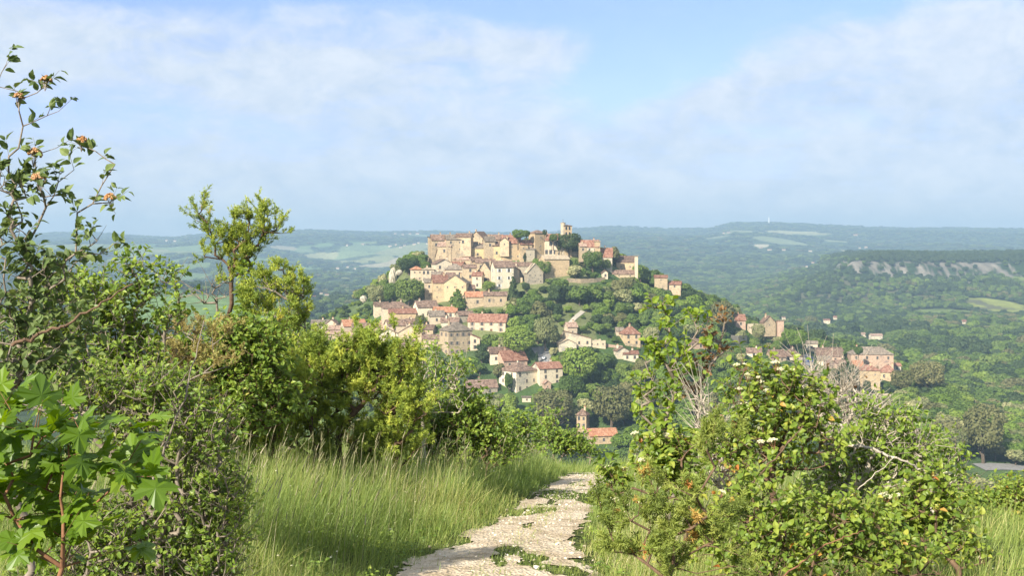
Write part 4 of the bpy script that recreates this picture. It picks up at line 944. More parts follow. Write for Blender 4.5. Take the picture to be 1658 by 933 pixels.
# hillside and foot of the hill: candidates on a jittered grid
cand = []
y_ = 415.0
while y_ < 800:
    x_ = -330.0
    while x_ < 520:
        sp = 6.6 if y_ < 760 else 8.5
        X = x_ + TR.uniform(-2.8, 2.8); Yy = y_ + TR.uniform(-2.8, 2.8); x_ += sp
        u = (X * F / Yy) + 829
        if u < 120 or u > 1690: continue
        cand.append((X, Yy))
    y_ += 6.2
cand = np.array(cand); cz = H(cand[:, 0], cand[:, 1]); keep = []
fmk = field_mask(cand[:, 0], cand[:, 1])
for i, ((X, Yy), Z) in enumerate(zip(cand, cz)):
    if fmk[i] >= 0: continue
    u = X * F / Yy + 829; base = HOR - Z * F / Yy
    if ((FT[:, 0] - X) ** 2 + (FT[:, 1] - Yy) ** 2 < (FT[:, 2] + 1.5) ** 2).any(): continue
    sc_ = TR.uniform(.75, 1.25)
    inv = 690 < u < 900 and base < 500      # inside the dense village keep shrubs small
    invl = 500 < u < 775 and 495 < base < 600
    r = 4.3 * sc_; h = 8.2 * sc_
    if 1190 < u < 1470 and base < 640 or (880 < u < 1060 and 500 < base < 590): r, h = r * .72, h * .68
    if inv or invl: r, h = r * .52, h * .42
    if u > 1040 and base > 640 or Yy < 500: r, h = r * 1.15, h * 1.1
    if u > 860 and base < 560 and not (1190 < u < 1470): r, h = r * 1.2, h * 1.15
    for tr in range(3):
        rp = r * F / Yy; top = base - h * F / Yy
        if visible_clear(u - rp, u + rp, top, base, Yy): break
        r *= .6; h *= .55
    else:
        continue
    if Yy > 742 and top > 0 and base - top < 0: continue
    keep.append((X, Yy, Z, r, h, u, base, top))
# key (species) by noise so that stands form
def species(X, Y):
    q = vnoise(np.array(X / 22), np.array(Y / 22), 8) * .55 + TR.random() * .45
    return 'dark' if q < .30 else 'mid' if q < .52 else 'bright' if q < .64 else 'olive' if q < .72 else 'pale' if q < .82 else 'mid'
# what shows: front trees win their pixels
Z4 = 4
buf = np.full((933 // Z4 + 2, 1700 // Z4 + 2), -1, int); keep.sort(key=lambda t: -t[1])
for i, t in enumerate(keep):
    x0, x1 = int(max(0, t[5] - t[3] * F / t[1]) / Z4), int(min(1690, t[5] + t[3] * F / t[1]) / Z4); y0, y1 = int(max(0, t[7]) / Z4), int(min(925, t[6] - 2) / Z4)
    buf[y0:y1 + 1, x0:x1 + 1] = i
# foreground shrubs and the brow cover the rest
def fg_free(u, y):
    brow = np.interp(u, [0, 120, 300, 420, 500, 640, 700, 800, 850, 1000, 1040, 1150, 1350, 1500, 1560, 1690], [430, 440, 520, 540, 545, 560, 600, 650, 700, 720, 650, 620, 640, 700, 785, 790])
    return y < brow
cnt = np.zeros(len(keep))
for (yy, xx), v in np.ndenumerate(buf):
    if v >= 0 and fg_free(xx * Z4, yy * Z4): cnt[v] += 1
order = np.argsort(-cnt); nind = 235
indiv = set(int(o) for o in order[:nind] if cnt[o] > 0)
GRP = {'mid': ('medium green broadleaf tree in the wooded slopes round the village', 'medium green trees of the wooded slopes'),
       'bright': ('fresh bright green broadleaf tree in the wooded slopes round the village', 'bright green trees of the wooded slopes'),
       'dark': ('dark green tree standing in the wooded slopes round the village', 'dark green trees of the wooded slopes'),
       'olive': ('dull olive green tree in the wooded slopes round the village', 'olive green trees of the wooded slopes'),
       'pale': ('silvery pale tree in blossom in the wooded slopes round the village', 'pale flowering trees of the wooded slopes')}
PTS = []      # x, y, z, r, h, species index
KEYS = ['mid', 'bright', 'dark', 'olive', 'pale']
for i, t in enumerate(keep):
    k_ = species(t[0], t[1])
    if i in indiv:
        tree('broadleaf_tree', t[0], t[1], t[2] - .2, t[3], t[4] / 1.95, TR.uniform(0, 6.28), CM[('round', TR.randrange(4), k_)], GRP[k_][0], 'tree', GRP[k_][1])
    else: PTS.append((t[0], t[1], t[2] - .2, t[3], t[4] / 1.95, KEYS.index(k_)))
# valley and mesa woods
r_g = np.random.default_rng(21)
def scatter(n, y0, y1, u0, u1, r0, r1, dens=None, flat=1.0):
    Yv = np.sqrt(r_g.uniform(y0 ** 2, y1 ** 2, n)); U = r_g.uniform(u0, u1, n); X = U * Yv
    Zv = H(X, Yv); f = field_mask(X, Yv); ok = f < 0
    s_ = mesa_s(X, Yv)
    onm = (Yv > 1900) & (Yv < 3300)
    patch = fbm(X / 140, Yv / 400, 131, 3)
    ok &= ~((X > 560) & (Yv > 2000) & (Yv < 2700) & (s_ > .66) & (s_ < .82) & (X < 1040) & (r_g.random(n) < .84))
    ok &= ~(onm & (s_ > .2) & (s_ < .66) & (patch + fbm(X / 60, Yv / 90, 5, 3) > -.14) & (r_g.random(n) < .62))
    if dens is not None: ok &= dens(X, Yv) > r_g.random(n)
    R_ = r_g.uniform(r0, r1, n)
    # keep fields and farms visible from the front: nothing tall right before them
    ok &= (field_mask(X, Yv + 14) < 0) & (field_mask(X * 1.012, Yv * 1.012) < 0) & (field_mask(X * 1.03, Yv * 1.03) < 0)
    sp = np.clip(vnoise(X / 60, Yv / 60, 8) * .6 + r_g.random(n) * .4, 0, .999)
    ki = np.select([sp < .48, sp < .70, sp < .74, sp < .82, sp < .91], [2, 0, 1, 3, 2], 4); ki = np.where((ki == 4) & (r_g.random(n) < .5), 3, ki)
    ki = np.where((s_ > .8) & (Yv > 1900), 2, ki); R_ = np.where((r_g.random(n) < .12) & (Yv < 1600), R_ * 1.5, R_)
    for X_, Y_, Z_, rr, kk in zip(X[ok], Yv[ok], Zv[ok], R_[ok], ki[ok]): PTS.append((X_, Y_, Z_ - .6, rr, rr * flat * r_g.uniform(.75, 1.1), int(kk)))
hillx = lambda X, Y: np.where((Y < 760) & (X > -330) & (X < 520), 0, 1.0)
scatter(1800, 420, 830, .2, .47, 3.5, 6.5, hillx)
scatter(9500, 760, 1500, -.02, .50, 3.8, 7.5, hillx)
scatter(30000, 1500, 3300, .05, .50, 4, 7)
scatter(7000, 800, 2600, -.47, -.10, 4, 8, lambda X, Y: np.clip((fbm(X / 200, Y / 200, 14, 3) + .10) * 6, .05, 1))
scatter(10000, 2600, 4200, -.47, .30, 8, 15, lambda X, Y: np.where((X / Y < .02), np.clip((fbm(X / 240, Y / 300, 91, 3) * -1 + .12) * 12, .015, 1), 1), .55)
scatter(22000, 4200, 9500, -.47, .50, 11, 19, lambda X, Y: np.where((X / Y < .02) & (Y < 7500), np.clip((fbm(X / 260 + 9, Y / 330, 91, 3) * -1 + .11) * 12, .02, 1), 1), .42)
PA = np.array(PTS)
# clear tiny lines of sight to the far farms
keepm = np.ones(len(PA), bool); pu = PA[:, 0] * F / PA[:, 1] + 829; pt = HOR - (PA[:, 2] + PA[:, 4] * 1.9) * F / PA[:, 1]; pb = HOR - PA[:, 2] * F / PA[:, 1]; pr = PA[:, 3] * F / PA[:, 1]
for a_, b_, t_, c_, hy in HOUSES:
    keepm &= ~((PA[:, 1] < hy + 20) & (PA[:, 1] > 760) & (pu + pr > a_ + 1) & (pu - pr < b_ - 1) & (pt < c_ - (c_ - t_) * .3) & (pb > t_ + (c_ - t_) * .3))
PA = PA[keepm]
me = bpy.data.meshes.new('woodland'); me.vertices.add(len(PA)); me.vertices.foreach_set('co', PA[:, :3].astype(np.float32).ravel())
a1 = me.attributes.new('tscale', 'FLOAT_VECTOR', 'POINT'); a1.data.foreach_set('vector', np.column_stack([PA[:, 3], PA[:, 3], PA[:, 4]]).astype(np.float32).ravel())
a2 = me.attributes.new('tkind', 'INT', 'POINT'); a2.data.foreach_set('value', (PA[:, 5] * 2 + r_g.integers(0, 2, len(PA))).astype(np.int32))
a3 = me.attributes.new('trot', 'FLOAT_VECTOR', 'POINT'); a3.data.foreach_set('vector', np.column_stack([np.zeros(len(PA)), np.zeros(len(PA)), r_g.uniform(0, 6.28, len(PA))]).astype(np.float32).ravel())
wood_o = link(bpy.data.objects.new('woodland', me)); tag(wood_o, 'dense woodland covering the valley and far slopes', kind='stuff')
ng_ = bpy.data.node_groups.new('woodland_nodes', 'GeometryNodeTree'); ng_.interface.new_socket('Geometry', in_out='INPUT', socket_type='NodeSocketGeometry'); ng_.interface.new_socket('Geometry', in_out='OUTPUT', socket_type='NodeSocketGeometry')
gi = ng_.nodes.new('NodeGroupInput'); go = ng_.nodes.new('NodeGroupOutput'); iop = ng_.nodes.new('GeometryNodeInstanceOnPoints'); gti = ng_.nodes.new('GeometryNodeJoinGeometry')
srcs = []
for k_ in KEYS:
    for si in (0, 1): srcs.append(CM[('round', si, k_)])
protos = []
for mdat in reversed(srcs):
    # the copies are of crowns that stand in the scene
    ob = next((o for o in C.objects if o.data == mdat), None)
    if ob is None:
        t = keep[0]; rt = tree('broadleaf_tree', t[0], t[1] + 3, t[2], 3, 3, 0, mdat, GRP['mid'][0], 'tree', GRP['mid'][1]); ob = [c for c in rt.children if c.name.startswith('crown')][0]
    oi = ng_.nodes.new('GeometryNodeObjectInfo'); oi.transform_space = 'ORIGINAL'; oi.inputs['Object'].default_value = ob; oi.inputs['As Instance'].default_value = True
    tf_ = ng_.nodes.new('GeometryNodeSetPosition')
    ng_.links.new(oi.outputs['Geometry'], gti.inputs[0])
def attr(nm, ty):
    n = ng_.nodes.new('GeometryNodeInputNamedAttribute'); n.data_type = ty; n.inputs['Name'].default_value = nm; return n.outputs['Attribute']
ng_.links.new(gi.outputs[0], iop.inputs['Points']); ng_.links.new(gti.outputs[0], iop.inputs['Instance']); iop.inputs['Pick Instance'].default_value = True
ng_.links.new(attr('tkind', 'INT'), iop.inputs['Instance Index']); ng_.links.new(attr('trot', 'FLOAT_VECTOR'), iop.inputs['Rotation']); ng_.links.new(attr('tscale', 'FLOAT_VECTOR'), iop.inputs['Scale'])
ng_.links.new(iop.outputs[0], go.inputs[0])
for n in list(ng_.nodes):
    if n.bl_idname == 'GeometryNodeSetPosition': ng_.nodes.remove(n)
md = wood_o.modifiers.new('trees', 'NODES'); md.node_group = ng_
print('woodland points', len(PA), 'individual trees', len(indiv), 'houses', len(hl))
# ------------------------------------------------------------------ near plants
LM = {
 'dogwood': leafmat('dogwood_leaf', [(0, (0.082, 0.142, 0.024)), (.35, (0.149, 0.223, 0.032)), (.75, (0.252, 0.317, 0.047)), (.93, (0.386, 0.392, 0.068)), (.965, (0.475, 0.270, 0.068)), (1, (0.446, 0.135, 0.041))], .35, .45),
 'green': leafmat('shrub_leaf', [(0, (0.081, 0.145, 0.025)), (.5, (0.171, 0.254, 0.038)), (.92, (0.292, 0.362, 0.058)), (1, (0.406, 0.348, 0.087))], .35, .45),
 'deep': leafmat('deep_leaf', [(0, (0.036, 0.083, 0.018)), (.6, (0.083, 0.165, 0.027)), (1, (0.149, 0.240, 0.045))], .3, .45),
 'maple': leafmat('maple_leaf', [(0, (.075, .14, .012)), (.5, (.125, .215, .018)), (1, (.19, .28, .028))], .42, .4, spec=.45),
 'viburnum': leafmat('wayfaring_leaf', [(0, (0.065, 0.098, 0.033)), (.5, (0.111, 0.163, 0.046)), (1, (0.195, 0.240, 0.072))], .25, .6),
 'juniper': leafmat('juniper_needles', [(0, (0.108, 0.170, 0.032)), (.4, (0.227, 0.296, 0.045)), (.8, (0.399, 0.454, 0.070)), (.95, (0.561, 0.569, 0.105)), (.985, (0.539, 0.319, 0.088)), (1, (0.432, 0.228, 0.088))], .25, .6),
 'feather': leafmat('feathery_needles', [(0, (0.117, 0.157, 0.036)), (.5, (0.217, 0.270, 0.051)), (.9, (0.333, 0.365, 0.087)), (.96, (0.567, 0.295, 0.087)), (1, (0.500, 0.209, 0.072))], .3, .6),
 'brown': leafmat('withered_leaf', [(0, (.10, .055, .025)), (.5, (.20, .11, .045)), (1, (.30, .20, .08))], .25, .7),
 'dry': leafmat('dry_sprays', [(0, (0.180, 0.128, 0.060)), (.5, (0.330, 0.270, 0.090)), (1, (0.390, 0.375, 0.120))], .25, .7),
 'yellow': leafmat('sapling_leaf', [(0, (0.084, 0.156, 0.022)), (.4, (0.168, 0.252, 0.030)), (.9, (0.288, 0.360, 0.048)), (1, (0.408, 0.336, 0.072))], .42, .45),
}
BK = {'grey': noisemat('grey_twig', [(.3, (.13, .105, .08)), (.7, (.30, .25, .20))], 30), 'brown': noisemat('brown_twig', [(.3, (.07, .045, .03)), (.7, (.19, .12, .075))], 30),
      'pale': noisemat('bleached_twig', [(.3, (.30, .25, .19)), (.7, (.52, .46, .38))], 30), 'red': noisemat('reddish_twig', [(.3, (.13, .06, .035)), (.7, (.30, .15, .08))], 30)}
LAIK = 3.3
def leaf_t(wd=.62, fold=.10, droop=.12):
    v = np.array([[0, 0, 0], [-wd * .36, .16, fold * .7], [-wd * .5, .42, fold], [-wd * .36, .72, fold * .5 - droop * .4], [0, 1, -droop],
                  [wd * .36, .72, fold * .5 - droop * .4], [wd * .5, .42, fold], [wd * .36, .16, fold * .7], [0, .45, -.01]])
    return v, [np.array([[8, 1, 0], [8, 2, 1], [8, 3, 2], [8, 4, 3], [8, 5, 4], [8, 6, 5], [8, 7, 6], [8, 0, 7]])]
def maple_t():
    h = [(0, 0), (.10, -.02), (.36, -.14), (.34, .02), (.50, .06), (.44, .14), (.74, .34), (.62, .38), (.66, .52), (.50, .48), (.30, .42), (.24, .54), (.32, .70), (.20, .72), (.14, .86), (0, 1.0)]
    pts = h + [(-x, y) for x, y in h[::-1][1:-1]]
    r = [math.hypot(x, y - .25) for x, y in pts]
    v = [(x, y, -.22 * d * d + .05 * math.cos(9 * math.atan2(y - .25, x))) for (x, y), d in zip(pts, r)]; v.append((0, .27, 0)); n = len(pts)
    return np.array(v), [np.array([(n, (i + 1) % n, i) for i in range(n)])]
def spray_t(seed=0, n=64, side=4, nl=.20, nw=.036):
    """short juniper shoot: axis with side shoots of short needles"""
    r = np.random.default_rng(seed); V = []; Fc = []
    axes = [(np.array([0, 0, 0.]), np.array([0, 1., 0]), 1.0)]
    for i in range(side):
        t = .12 + .6 * i / side; a = r.uniform(0, 6.28); d = norm(np.array([math.cos(a) * .8, .75, math.sin(a) * .6])); axes.append((np.array([0, t, 0]), d, .5 * (1 - t * .6)))
    for i in range(n):
        o, d, L = axes[0] if r.random() < .35 else axes[1 + r.integers(side)]
        t = r.random() * L; p = o + d * t; rad_ = r.normal(size=3); rad_ -= d * rad_.dot(d); rad_ = norm(rad_); nd = norm(d * .75 + rad_); w_ = norm(np.cross(nd, r.normal(size=3))) * nw
        b = len(V); V += [p - w_, p + w_, p + nd * nl * r.uniform(.7, 1.3)]; Fc.append((b, b + 1, b + 2))
    return np.array(V), [np.array(Fc)]
LT = {'oval': leaf_t(.58, .12, .2), 'round': leaf_t(.72, .16, .3), 'narrow': leaf_t(.36), 'maple': maple_t()}
SPR = [spray_t(i) for i in range(5)]; FEA = [spray_t(20 + i, 70, 5, .26) for i in range(4)]

def grow(base, T, rng, seg=.16, jit=.16, k=.22):
    base = np.atleast_2d(base); nb_ = len(base)
    order = np.argsort(np.min(np.linalg.norm(T[:, None] - base[None], axis=2), axis=1)); cap = len(T) * 12 + 50 + nb_
    Pn = np.zeros((cap, 3)); par = np.full(cap, -1); par[:nb_] = np.arange(nb_); pl = np.zeros(cap); n = nb_; Pn[:nb_] = base; tips = []
    for ti in order:
        t = T[ti]; d = np.linalg.norm(Pn[:n] - t, axis=1); j = int(np.argmin(d + k * pl[:n] + .3 * np.clip(Pn[:n, 2] - t[2], 0, 9))); L = d[j]
        m = int(min(max(1, math.ceil(L / seg)), 10)); prev = j; a = Pn[j]
        for s in range(1, m + 1):
            if n >= cap: break
            f = s / m; p = a + (t - a) * f
            if s < m: p = p + rng.normal(size=3) * seg * jit + np.array([0, 0, -.10 * L * f * (1 - f)])
            Pn[n] = p; par[n] = prev; pl[n] = pl[prev] + np.linalg.norm(p - Pn[prev]); prev = n; n += 1
        tips.append(prev)
    Pn, par = Pn[:n], par[:n]; cnt_ = np.zeros(n)
    for t_ in tips: cnt_[t_] += 1
    for i in range(n - 1, nb_ - 1, -1): cnt_[par[i]] += cnt_[i]
    return Pn, par, cnt_, np.array(tips)
def lobes_pts(lobes, rng, n_of):
    T = []
    for (px, py, Y, rx, ry) in lobes:
        c = np.array(P(px, py, Y)); a, b = rx * Y / F, ry * Y / F; n = n_of(a, b)
        q = norm(rng.normal(size=(n, 3))) * (rng.random(n) ** .42)[:, None]
        T.append(c + q * np.array([a, (a + b) * .5 * .85, b]))
    return np.concatenate(T)
SH = [0]
def shrub(name, label, cat, basepx, Y, lobes, leaf=.05, lt='oval', mat='green', bk='brown', lai=3.2, per=9, tw=.16, r0=.0022, flowers=(), fl='umbel', bare=0.0, spray=None, ivy=None, group=None, up=.35, seg=.16, tips=None, droop=0.0, extra=None, jit=.16, brownfrac=0.0, trunk=False, nrand=.5):
    SH[0] += 1; rng = np.random.default_rng(900 + SH[0])
    lobes = [(l[0], l[1], l[4] if len(l) > 4 else Y, l[2], l[3]) for l in lobes]
    bx = (basepx - 829) / F * Y; base = np.array([bx, Y, float(H(np.array(bx), np.array(Y))) - .03])
    lai = lai * (6.0 if spray else LAIK)
    area = leaf * leaf * .5 * (1.6 if spray else 1)
    T = lobes_pts(lobes, rng, lambda a, b: max(5, int(lai * math.pi * a * b / area / per * .8)))
    if fl == 'berry': tips = list(tips or []) + [(f[0], f[1] + 6, f[2] if len(f) > 2 else 0) for f in flowers]
    if tips: T = np.concatenate([T, np.array([P(px, py, Y + dy) for px, py, dy in tips])])
    gz = H(T[:, 0], T[:, 1]); T[:, 2] = np.maximum(T[:, 2], gz + .06)
    bases = base[None]
    if not trunk:
        bb = [base]
        for l in lobes:
            for q_ in range(2):
                Yl = l[2] + rng.normal() * .12; xl = (l[0] + rng.uniform(-.5, .5) * l[3] - 829) / F * Yl
                xl = bx + (xl - bx) * .8; bb.append(np.array([xl, Yl, float(H(np.array(xl), np.array(Yl))) - .03]))
        bases = np.array(bb)
    Pn, par, cn, tp = grow(bases, T, rng, seg=seg, jit=jit)
    root = empty(name, base); tag(root, label, cat, group)
    idx = np.arange(len(bases), len(Pn)); rr = r0 * cn ** .40
    rr = np.minimum(rr, np.maximum(rr[par] if False else rr, 0))
    parts = [tubes(Pn[par[idx]] - base, Pn[idx] - base, rr[par[idx]].clip(max=rr[idx] * 1.5), rr[idx], 5)]
    # twigs
    dirs = norm(Pn[tp] - Pn[par[tp]]); nt_ = len(tp)
    d0 = norm(dirs + rng.normal(size=(nt_, 3)) * .45 + np.array([0, 0, up])); lt_len = tw * rng.uniform(.6, 1.3, nt_)
    A = Pn[tp]; B = A + d0 * lt_len[:, None]; parts.append(tubes(A - base, B - base, np.full(nt_, r0), np.full(nt_, r0 * .4), 3))
    V, Fs, R_ = merge(parts); mesh_np('branches', V, Fs, BK[bk], root, smooth=True)
    live = rng.random(nt_) >= bare
    if tips and bare < .9: live |= (np.min(np.linalg.norm(A[:, None] - T[-len(tips):][None], axis=2), axis=1) < .02)
    ii = np.repeat(np.nonzero(live)[0], per); n = len(ii)
    if n < 4: return root
    t = rng.random(n)
    pos = A[ii] + d0[ii] * (t * lt_len[ii])[:, None]; side = norm(np.cross(d0[ii], rng.normal(size=(n, 3))))
    rn = np.clip(.65 * rng.random(n) + .35 * rng.random(nt_)[ii], 0, 1)
    if spray:
        ld = norm(d0[ii] * .8 + side * .75 + np.array([0, 0, .12 + up])); nrm_ = rng.normal(size=(n, 3)); S = leaf * rng.uniform(.65, 1.3, n); M = frames(ld, nrm_); ps = []
        w_ = rng.integers(0, len(spray), n)
        for s in range(len(spray)):
            k_ = w_ == s; ps.append(instv(spray[s][0], spray[s][1], M[k_], pos[k_] - base, S[k_], rn[k_]))
        V, Fs, R_ = merge(ps)
    else:
        ld = norm(d0[ii] * .45 + side + np.array([0, 0, .1 - droop])); nrm_ = norm(np.array([-.15, -.35, 1.0]) + rng.normal(size=(n, 3)) * nrand)
        pos = pos + ld * leaf * .12; S = leaf * rng.uniform(.6, 1.25, n); M = frames(ld, nrm_)
        V, Fs, R_ = instv(LT[lt][0], LT[lt][1], M, pos - base, S, rn)
    if n > 3: mesh_np('foliage', V, Fs, LM[mat], root, rnd=R_)
    for f in flowers:
        px, py = f[0], f[1]; p = np.array(P(px, py, Y + (f[2] if len(f) > 2 else 0))) - base
        o = bpy.data.objects.new('flower_head' if fl == 'umbel' else 'berry_cluster', UMB if fl == 'umbel' else BER); o.location = p; s = rng.uniform(.8, 1.2) * (Y / 7.5 if fl == 'umbel' else 1); o.scale = (s, s, s)
        o.rotation_euler = (rng.uniform(-.3, .1), rng.uniform(-.3, .3), rng.uniform(0, 6)); link(o, root)
    return root
# flower head and berry cluster, shared by the shrubs
def head(name, mat, stalk, n, R_, br, dome=.25):
    rng = np.random.default_rng(5); import bmesh
    bm = bmesh.new(); bmesh.ops.create_icosphere(bm, subdivisions=1, radius=1); tv = np.array([v.co for v in bm.verts]); tf = [np.array([[v.index for v in f.verts] for f in bm.faces])]; bm.free()
    a = rng.uniform(0, 6.28, n); r = R_ * np.sqrt(rng.random(n)); c = np.column_stack([r * np.cos(a), r * np.sin(a), dome * R_ * (1 - (r / R_) ** 2) + rng.normal(size=n) * .002])
    M = np.repeat(np.eye(3)[None], n, 0); p1 = instv(tv, tf, M, c, br * rng.uniform(.7, 1.3, n), rng.random(n))
    s = tubes(np.tile([[0, 0, -.05]], (12, 1)), c[:12] * .95, np.full(12, .001), np.full(12, .0007), 3)
    V = np.concatenate([p1[0], s[0]]); k = len(p1[0]); faces = [p1[1][0], s[1][0] + k]; mi = np.concatenate([np.zeros(len(faces[0]), int), np.ones(len(faces[1]), int)])
    o = mesh_np(name, V, faces, None, rnd=np.concatenate([p1[2], s[2]]), mats=[mat, stalk], midx=mi); C.objects.unlink(o); return o.data
fm = leafmat('cream_blossom', [(0, (.50, .47, .24)), (.5, (.68, .65, .42)), (1, (.78, .76, .58))], .2, .6)
bm_ = leafmat('orange_berries', [(0, (.28, .12, .04)), (.5, (.42, .22, .09)), (1, (.50, .33, .18))], .05, .5)
UMB = head('flower_head', fm, BK['red'], 90, .028, .0032, .3); BER = head('berry_cluster', bm_, BK['grey'], 150, .026, .0046, .85)

# --- left side of the path
shrub('wayfaring_shrub', 'tall wayfaring shrub with bare grey twigs and orange berry heads rising against the sky', 'shrub', -30, 4.6,
      [(30, 500, 70, 90), (85, 440, 50, 45), (60, 590, 90, 60), (20, 380, 40, 50), (110, 520, 45, 50), (60, 310, 50, 35), (20, 290, 30, 40), (140, 400, 22, 26), (20, 620, 60, 60),(-520, 980, 170, 170, 3.3)], .042, 'oval', 'viburnum', 'grey', lai=1.5, per=6, tw=.07, r0=.0014, bare=.28, fl='berry', jit=.3, seg=.09,
      flowers=[(30, 158), (133, 229, .1), (57, 250), (62, 290, -.1), (75, 131), (178, 322)],
      tips=[(30, 162, 0), (75, 137, 0), (48, 200, 0), (80, 178, 0), (95, 180, .05), (60, 150, 0), (133, 235, .1), (155, 245, .1), (172, 258, .1), (180, 326, 0), (188, 322, 0), (150, 330, 0), (60, 250, 0), (10, 104, .1), (2, 118, .1), (120, 275, 0), (165, 300, 0), (125, 345, 0), (145, 375, 0), (185, 395, 0), (160, 412, 0), (90, 240, 0), (30, 240, 0)], up=.2)
shrub('green_shrub', 'light green small leaved shrub reaching right from behind the wayfaring shrub', 'shrub', 120, 6.6, [(170, 500, 70, 45), (235, 475, 35, 18), (275, 450, 20, 14), (130, 610, 110, 60), (210, 560, 60, 45), (270, 520, 25, 30), (215, 430, 20, 22), (290, 480, 14, 10), (110, 480, 60, 40), (60, 560, 80, 60), (180, 620, 80, 50), (230, 640, 60, 50)], .036, 'oval', 'green', 'grey', lai=2.4, per=9, tw=.12, bare=.12)
shrub('dogwood_shrub', 'dark twiggy dogwood in half shade beside the maple sapling', 'shrub', 300, 5.8, [(290, 700, 95, 60), (330, 790, 75, 70), (240, 850, 90, 70), (210, 720, 60, 60), (370, 840, 40, 50), (250, 640, 90, 40), (180, 880, 90, 50), (120, 640, 100, 40), (200, 930, 120, 50), (300, 940, 110, 50), (350, 900, 50, 50), (120, 960, 120, 50)], .032, 'oval', 'green', 'grey', lai=2.1, per=8, tw=.14, bare=.35, r0=.0022, flowers=[(215, 868), (345, 815), (372, 822), (390, 818)])
shrub('maple_sapling', 'maple sapling with large bright lobed leaves at the lower left corner', 'sapling', 60, 3.3, [(90, 680, 100, 32), (120, 750, 90, 40), (60, 800, 90, 50), (100, 870, 90, 50), (20, 720, 60, 50), (200, 770, 28, 30)], .078, 'maple', 'maple', 'red', lai=1.25, per=4, tw=.12, r0=.0016, up=.1, droop=.12, seg=.12, nrand=.26)
shrub('juniper_tree', 'lone juniper tree with ragged crown standing above the shrubs', 'juniper', 396, 14, [(326, 345, 5, 16), (338, 368, 8, 12), (354, 388, 14, 10), (388, 386, 24, 12), (424, 346, 6, 20), (428, 372, 10, 10), (446, 374, 10, 4), (414, 388, 12, 12), (338, 414, 20, 4), (372, 412, 22, 12), (402, 418, 8, 28), (378, 440, 12, 10), (370, 458, 9, 5), (380, 360, 5, 10), (402, 356, 4, 12)], .095, mat='juniper', bk='brown', spray=SPR, lai=4.6, per=8, tw=.17, r0=.004, up=.5, seg=.2, tips=[(328, 332, 0), (424, 330, 0), (454, 378, 0), (316, 356, 0), (366, 362, 0), (395, 354, 0), (434, 350, 0), (446, 362, 0)], trunk=True)
shrub('ivy_plant', 'bright green ivy climbing the trunk of the lone juniper', 'ivy', 396, 13.9, [(397, 440, 7, 14), (396, 470, 9, 22), (398, 500, 11, 22)], .075, 'round', 'yellow', 'brown', lai=2.6, per=6, tw=.06, r0=.003, trunk=True)
shrub('juniper_bush', 'partly browned juniper just right of the lone juniper tree', 'juniper', 462, 13.4, [(455, 436, 26, 6), (430, 462, 30, 16), (468, 480, 30, 26), (410, 490, 20, 24), (490, 470, 8, 18), (452, 530, 38, 40), (488, 520, 14, 30), (480, 590, 30, 35), (430, 500, 16, 14)], .12, mat='juniper', bk='grey', spray=SPR, lai=3.2, per=7, tw=.16, r0=.004, bare=.22, up=.4)
shrub('dead_branch', 'leafless dark dead branch sticking out left of the lone juniper', 'branch', 400, 13.6, [(330, 480, 45, 16), (350, 465, 14, 20)], .12, 'oval', 'brown', 'grey', lai=.5, per=1, tw=.25, r0=.004, bare=.97, jit=.3, trunk=True)
shrub('dogwood_shrub', 'green dogwood thicket below the lone juniper tree', 'shrub', 380, 11.4, [(390, 570, 55, 45), (335, 610, 60, 50), (400, 660, 80, 50), (300, 570, 35, 25), (430, 610, 40, 40), (300, 680, 60, 50), (360, 545, 40, 20), (420, 560, 50, 40), (440, 650, 50, 40), (240, 640, 50, 50)], .055, 'oval', 'green', 'brown', lai=2.8, per=9, tw=.2, bare=.08)
shrub('juniper_bush', 'yellowish dry juniper between the light green shrub and the dogwood thicket', 'juniper', 290, 10.2, [(285, 585, 40, 25), (330, 540, 45, 22), (260, 620, 40, 30), (345, 590, 40, 20)], .11, mat='dry', bk='grey', spray=SPR, lai=1.9, per=7, tw=.18, r0=.003, bare=.2)
shrub('juniper_bush', 'broad yellow green juniper in the middle of the left thicket', 'juniper', 560, 12.6, [(505, 580, 50, 22), (575, 580, 60, 25), (640, 590, 32, 26), (480, 640, 40, 36), (560, 640, 50, 34), (630, 650, 40, 30), (650, 700, 30, 30), (600, 715, 45, 32), (520, 695, 45, 28), (460, 700, 40, 28), (575, 755, 30, 14), (540, 600, 60, 30), (610, 610, 40, 34), (680, 660, 24, 28), (520, 745, 40, 18), (640, 740, 34, 24)], .135, mat='juniper', bk='brown', spray=SPR, lai=3.5, per=7, tw=.22, r0=.005, up=.3, tips=[(640, 540, 0), (665, 552, 0), (600, 548, 0), (690, 720, 0)], seg=.2)
shrub('juniper_bush', 'low juniper mass left of the broad yellow green juniper', 'juniper', 410, 12.0, [(400, 720, 60, 28), (440, 680, 40, 30), (370, 660, 40, 25), (350, 740, 40, 25), (460, 620, 40, 30), (440, 745, 50, 20)], .125, mat='juniper', bk='brown', spray=SPR, lai=2.6, per=7, tw=.2, r0=.004)
shrub('green_shrub', 'airy small leaved shrub letting the village show through', 'shrub', 700, 15.5, [(700, 590, 34, 34), (740, 600, 22, 26), (680, 640, 28, 35), (720, 645, 40, 30)], .052, 'oval', 'green', 'pale', lai=1.1, per=8, tw=.22, bare=.2, r0=.003)
shrub('dogwood_shrub', 'dark glossy green shrub at the right end of the left thicket', 'shrub', 750, 15.8, [(745, 685, 48, 38), (790, 700, 36, 34), (700, 700, 34, 40), (720, 745, 50, 25), (800, 735, 40, 22), (765, 655, 24, 18)], .065, 'oval', 'green', 'brown', lai=3.2, per=9, tw=.22)
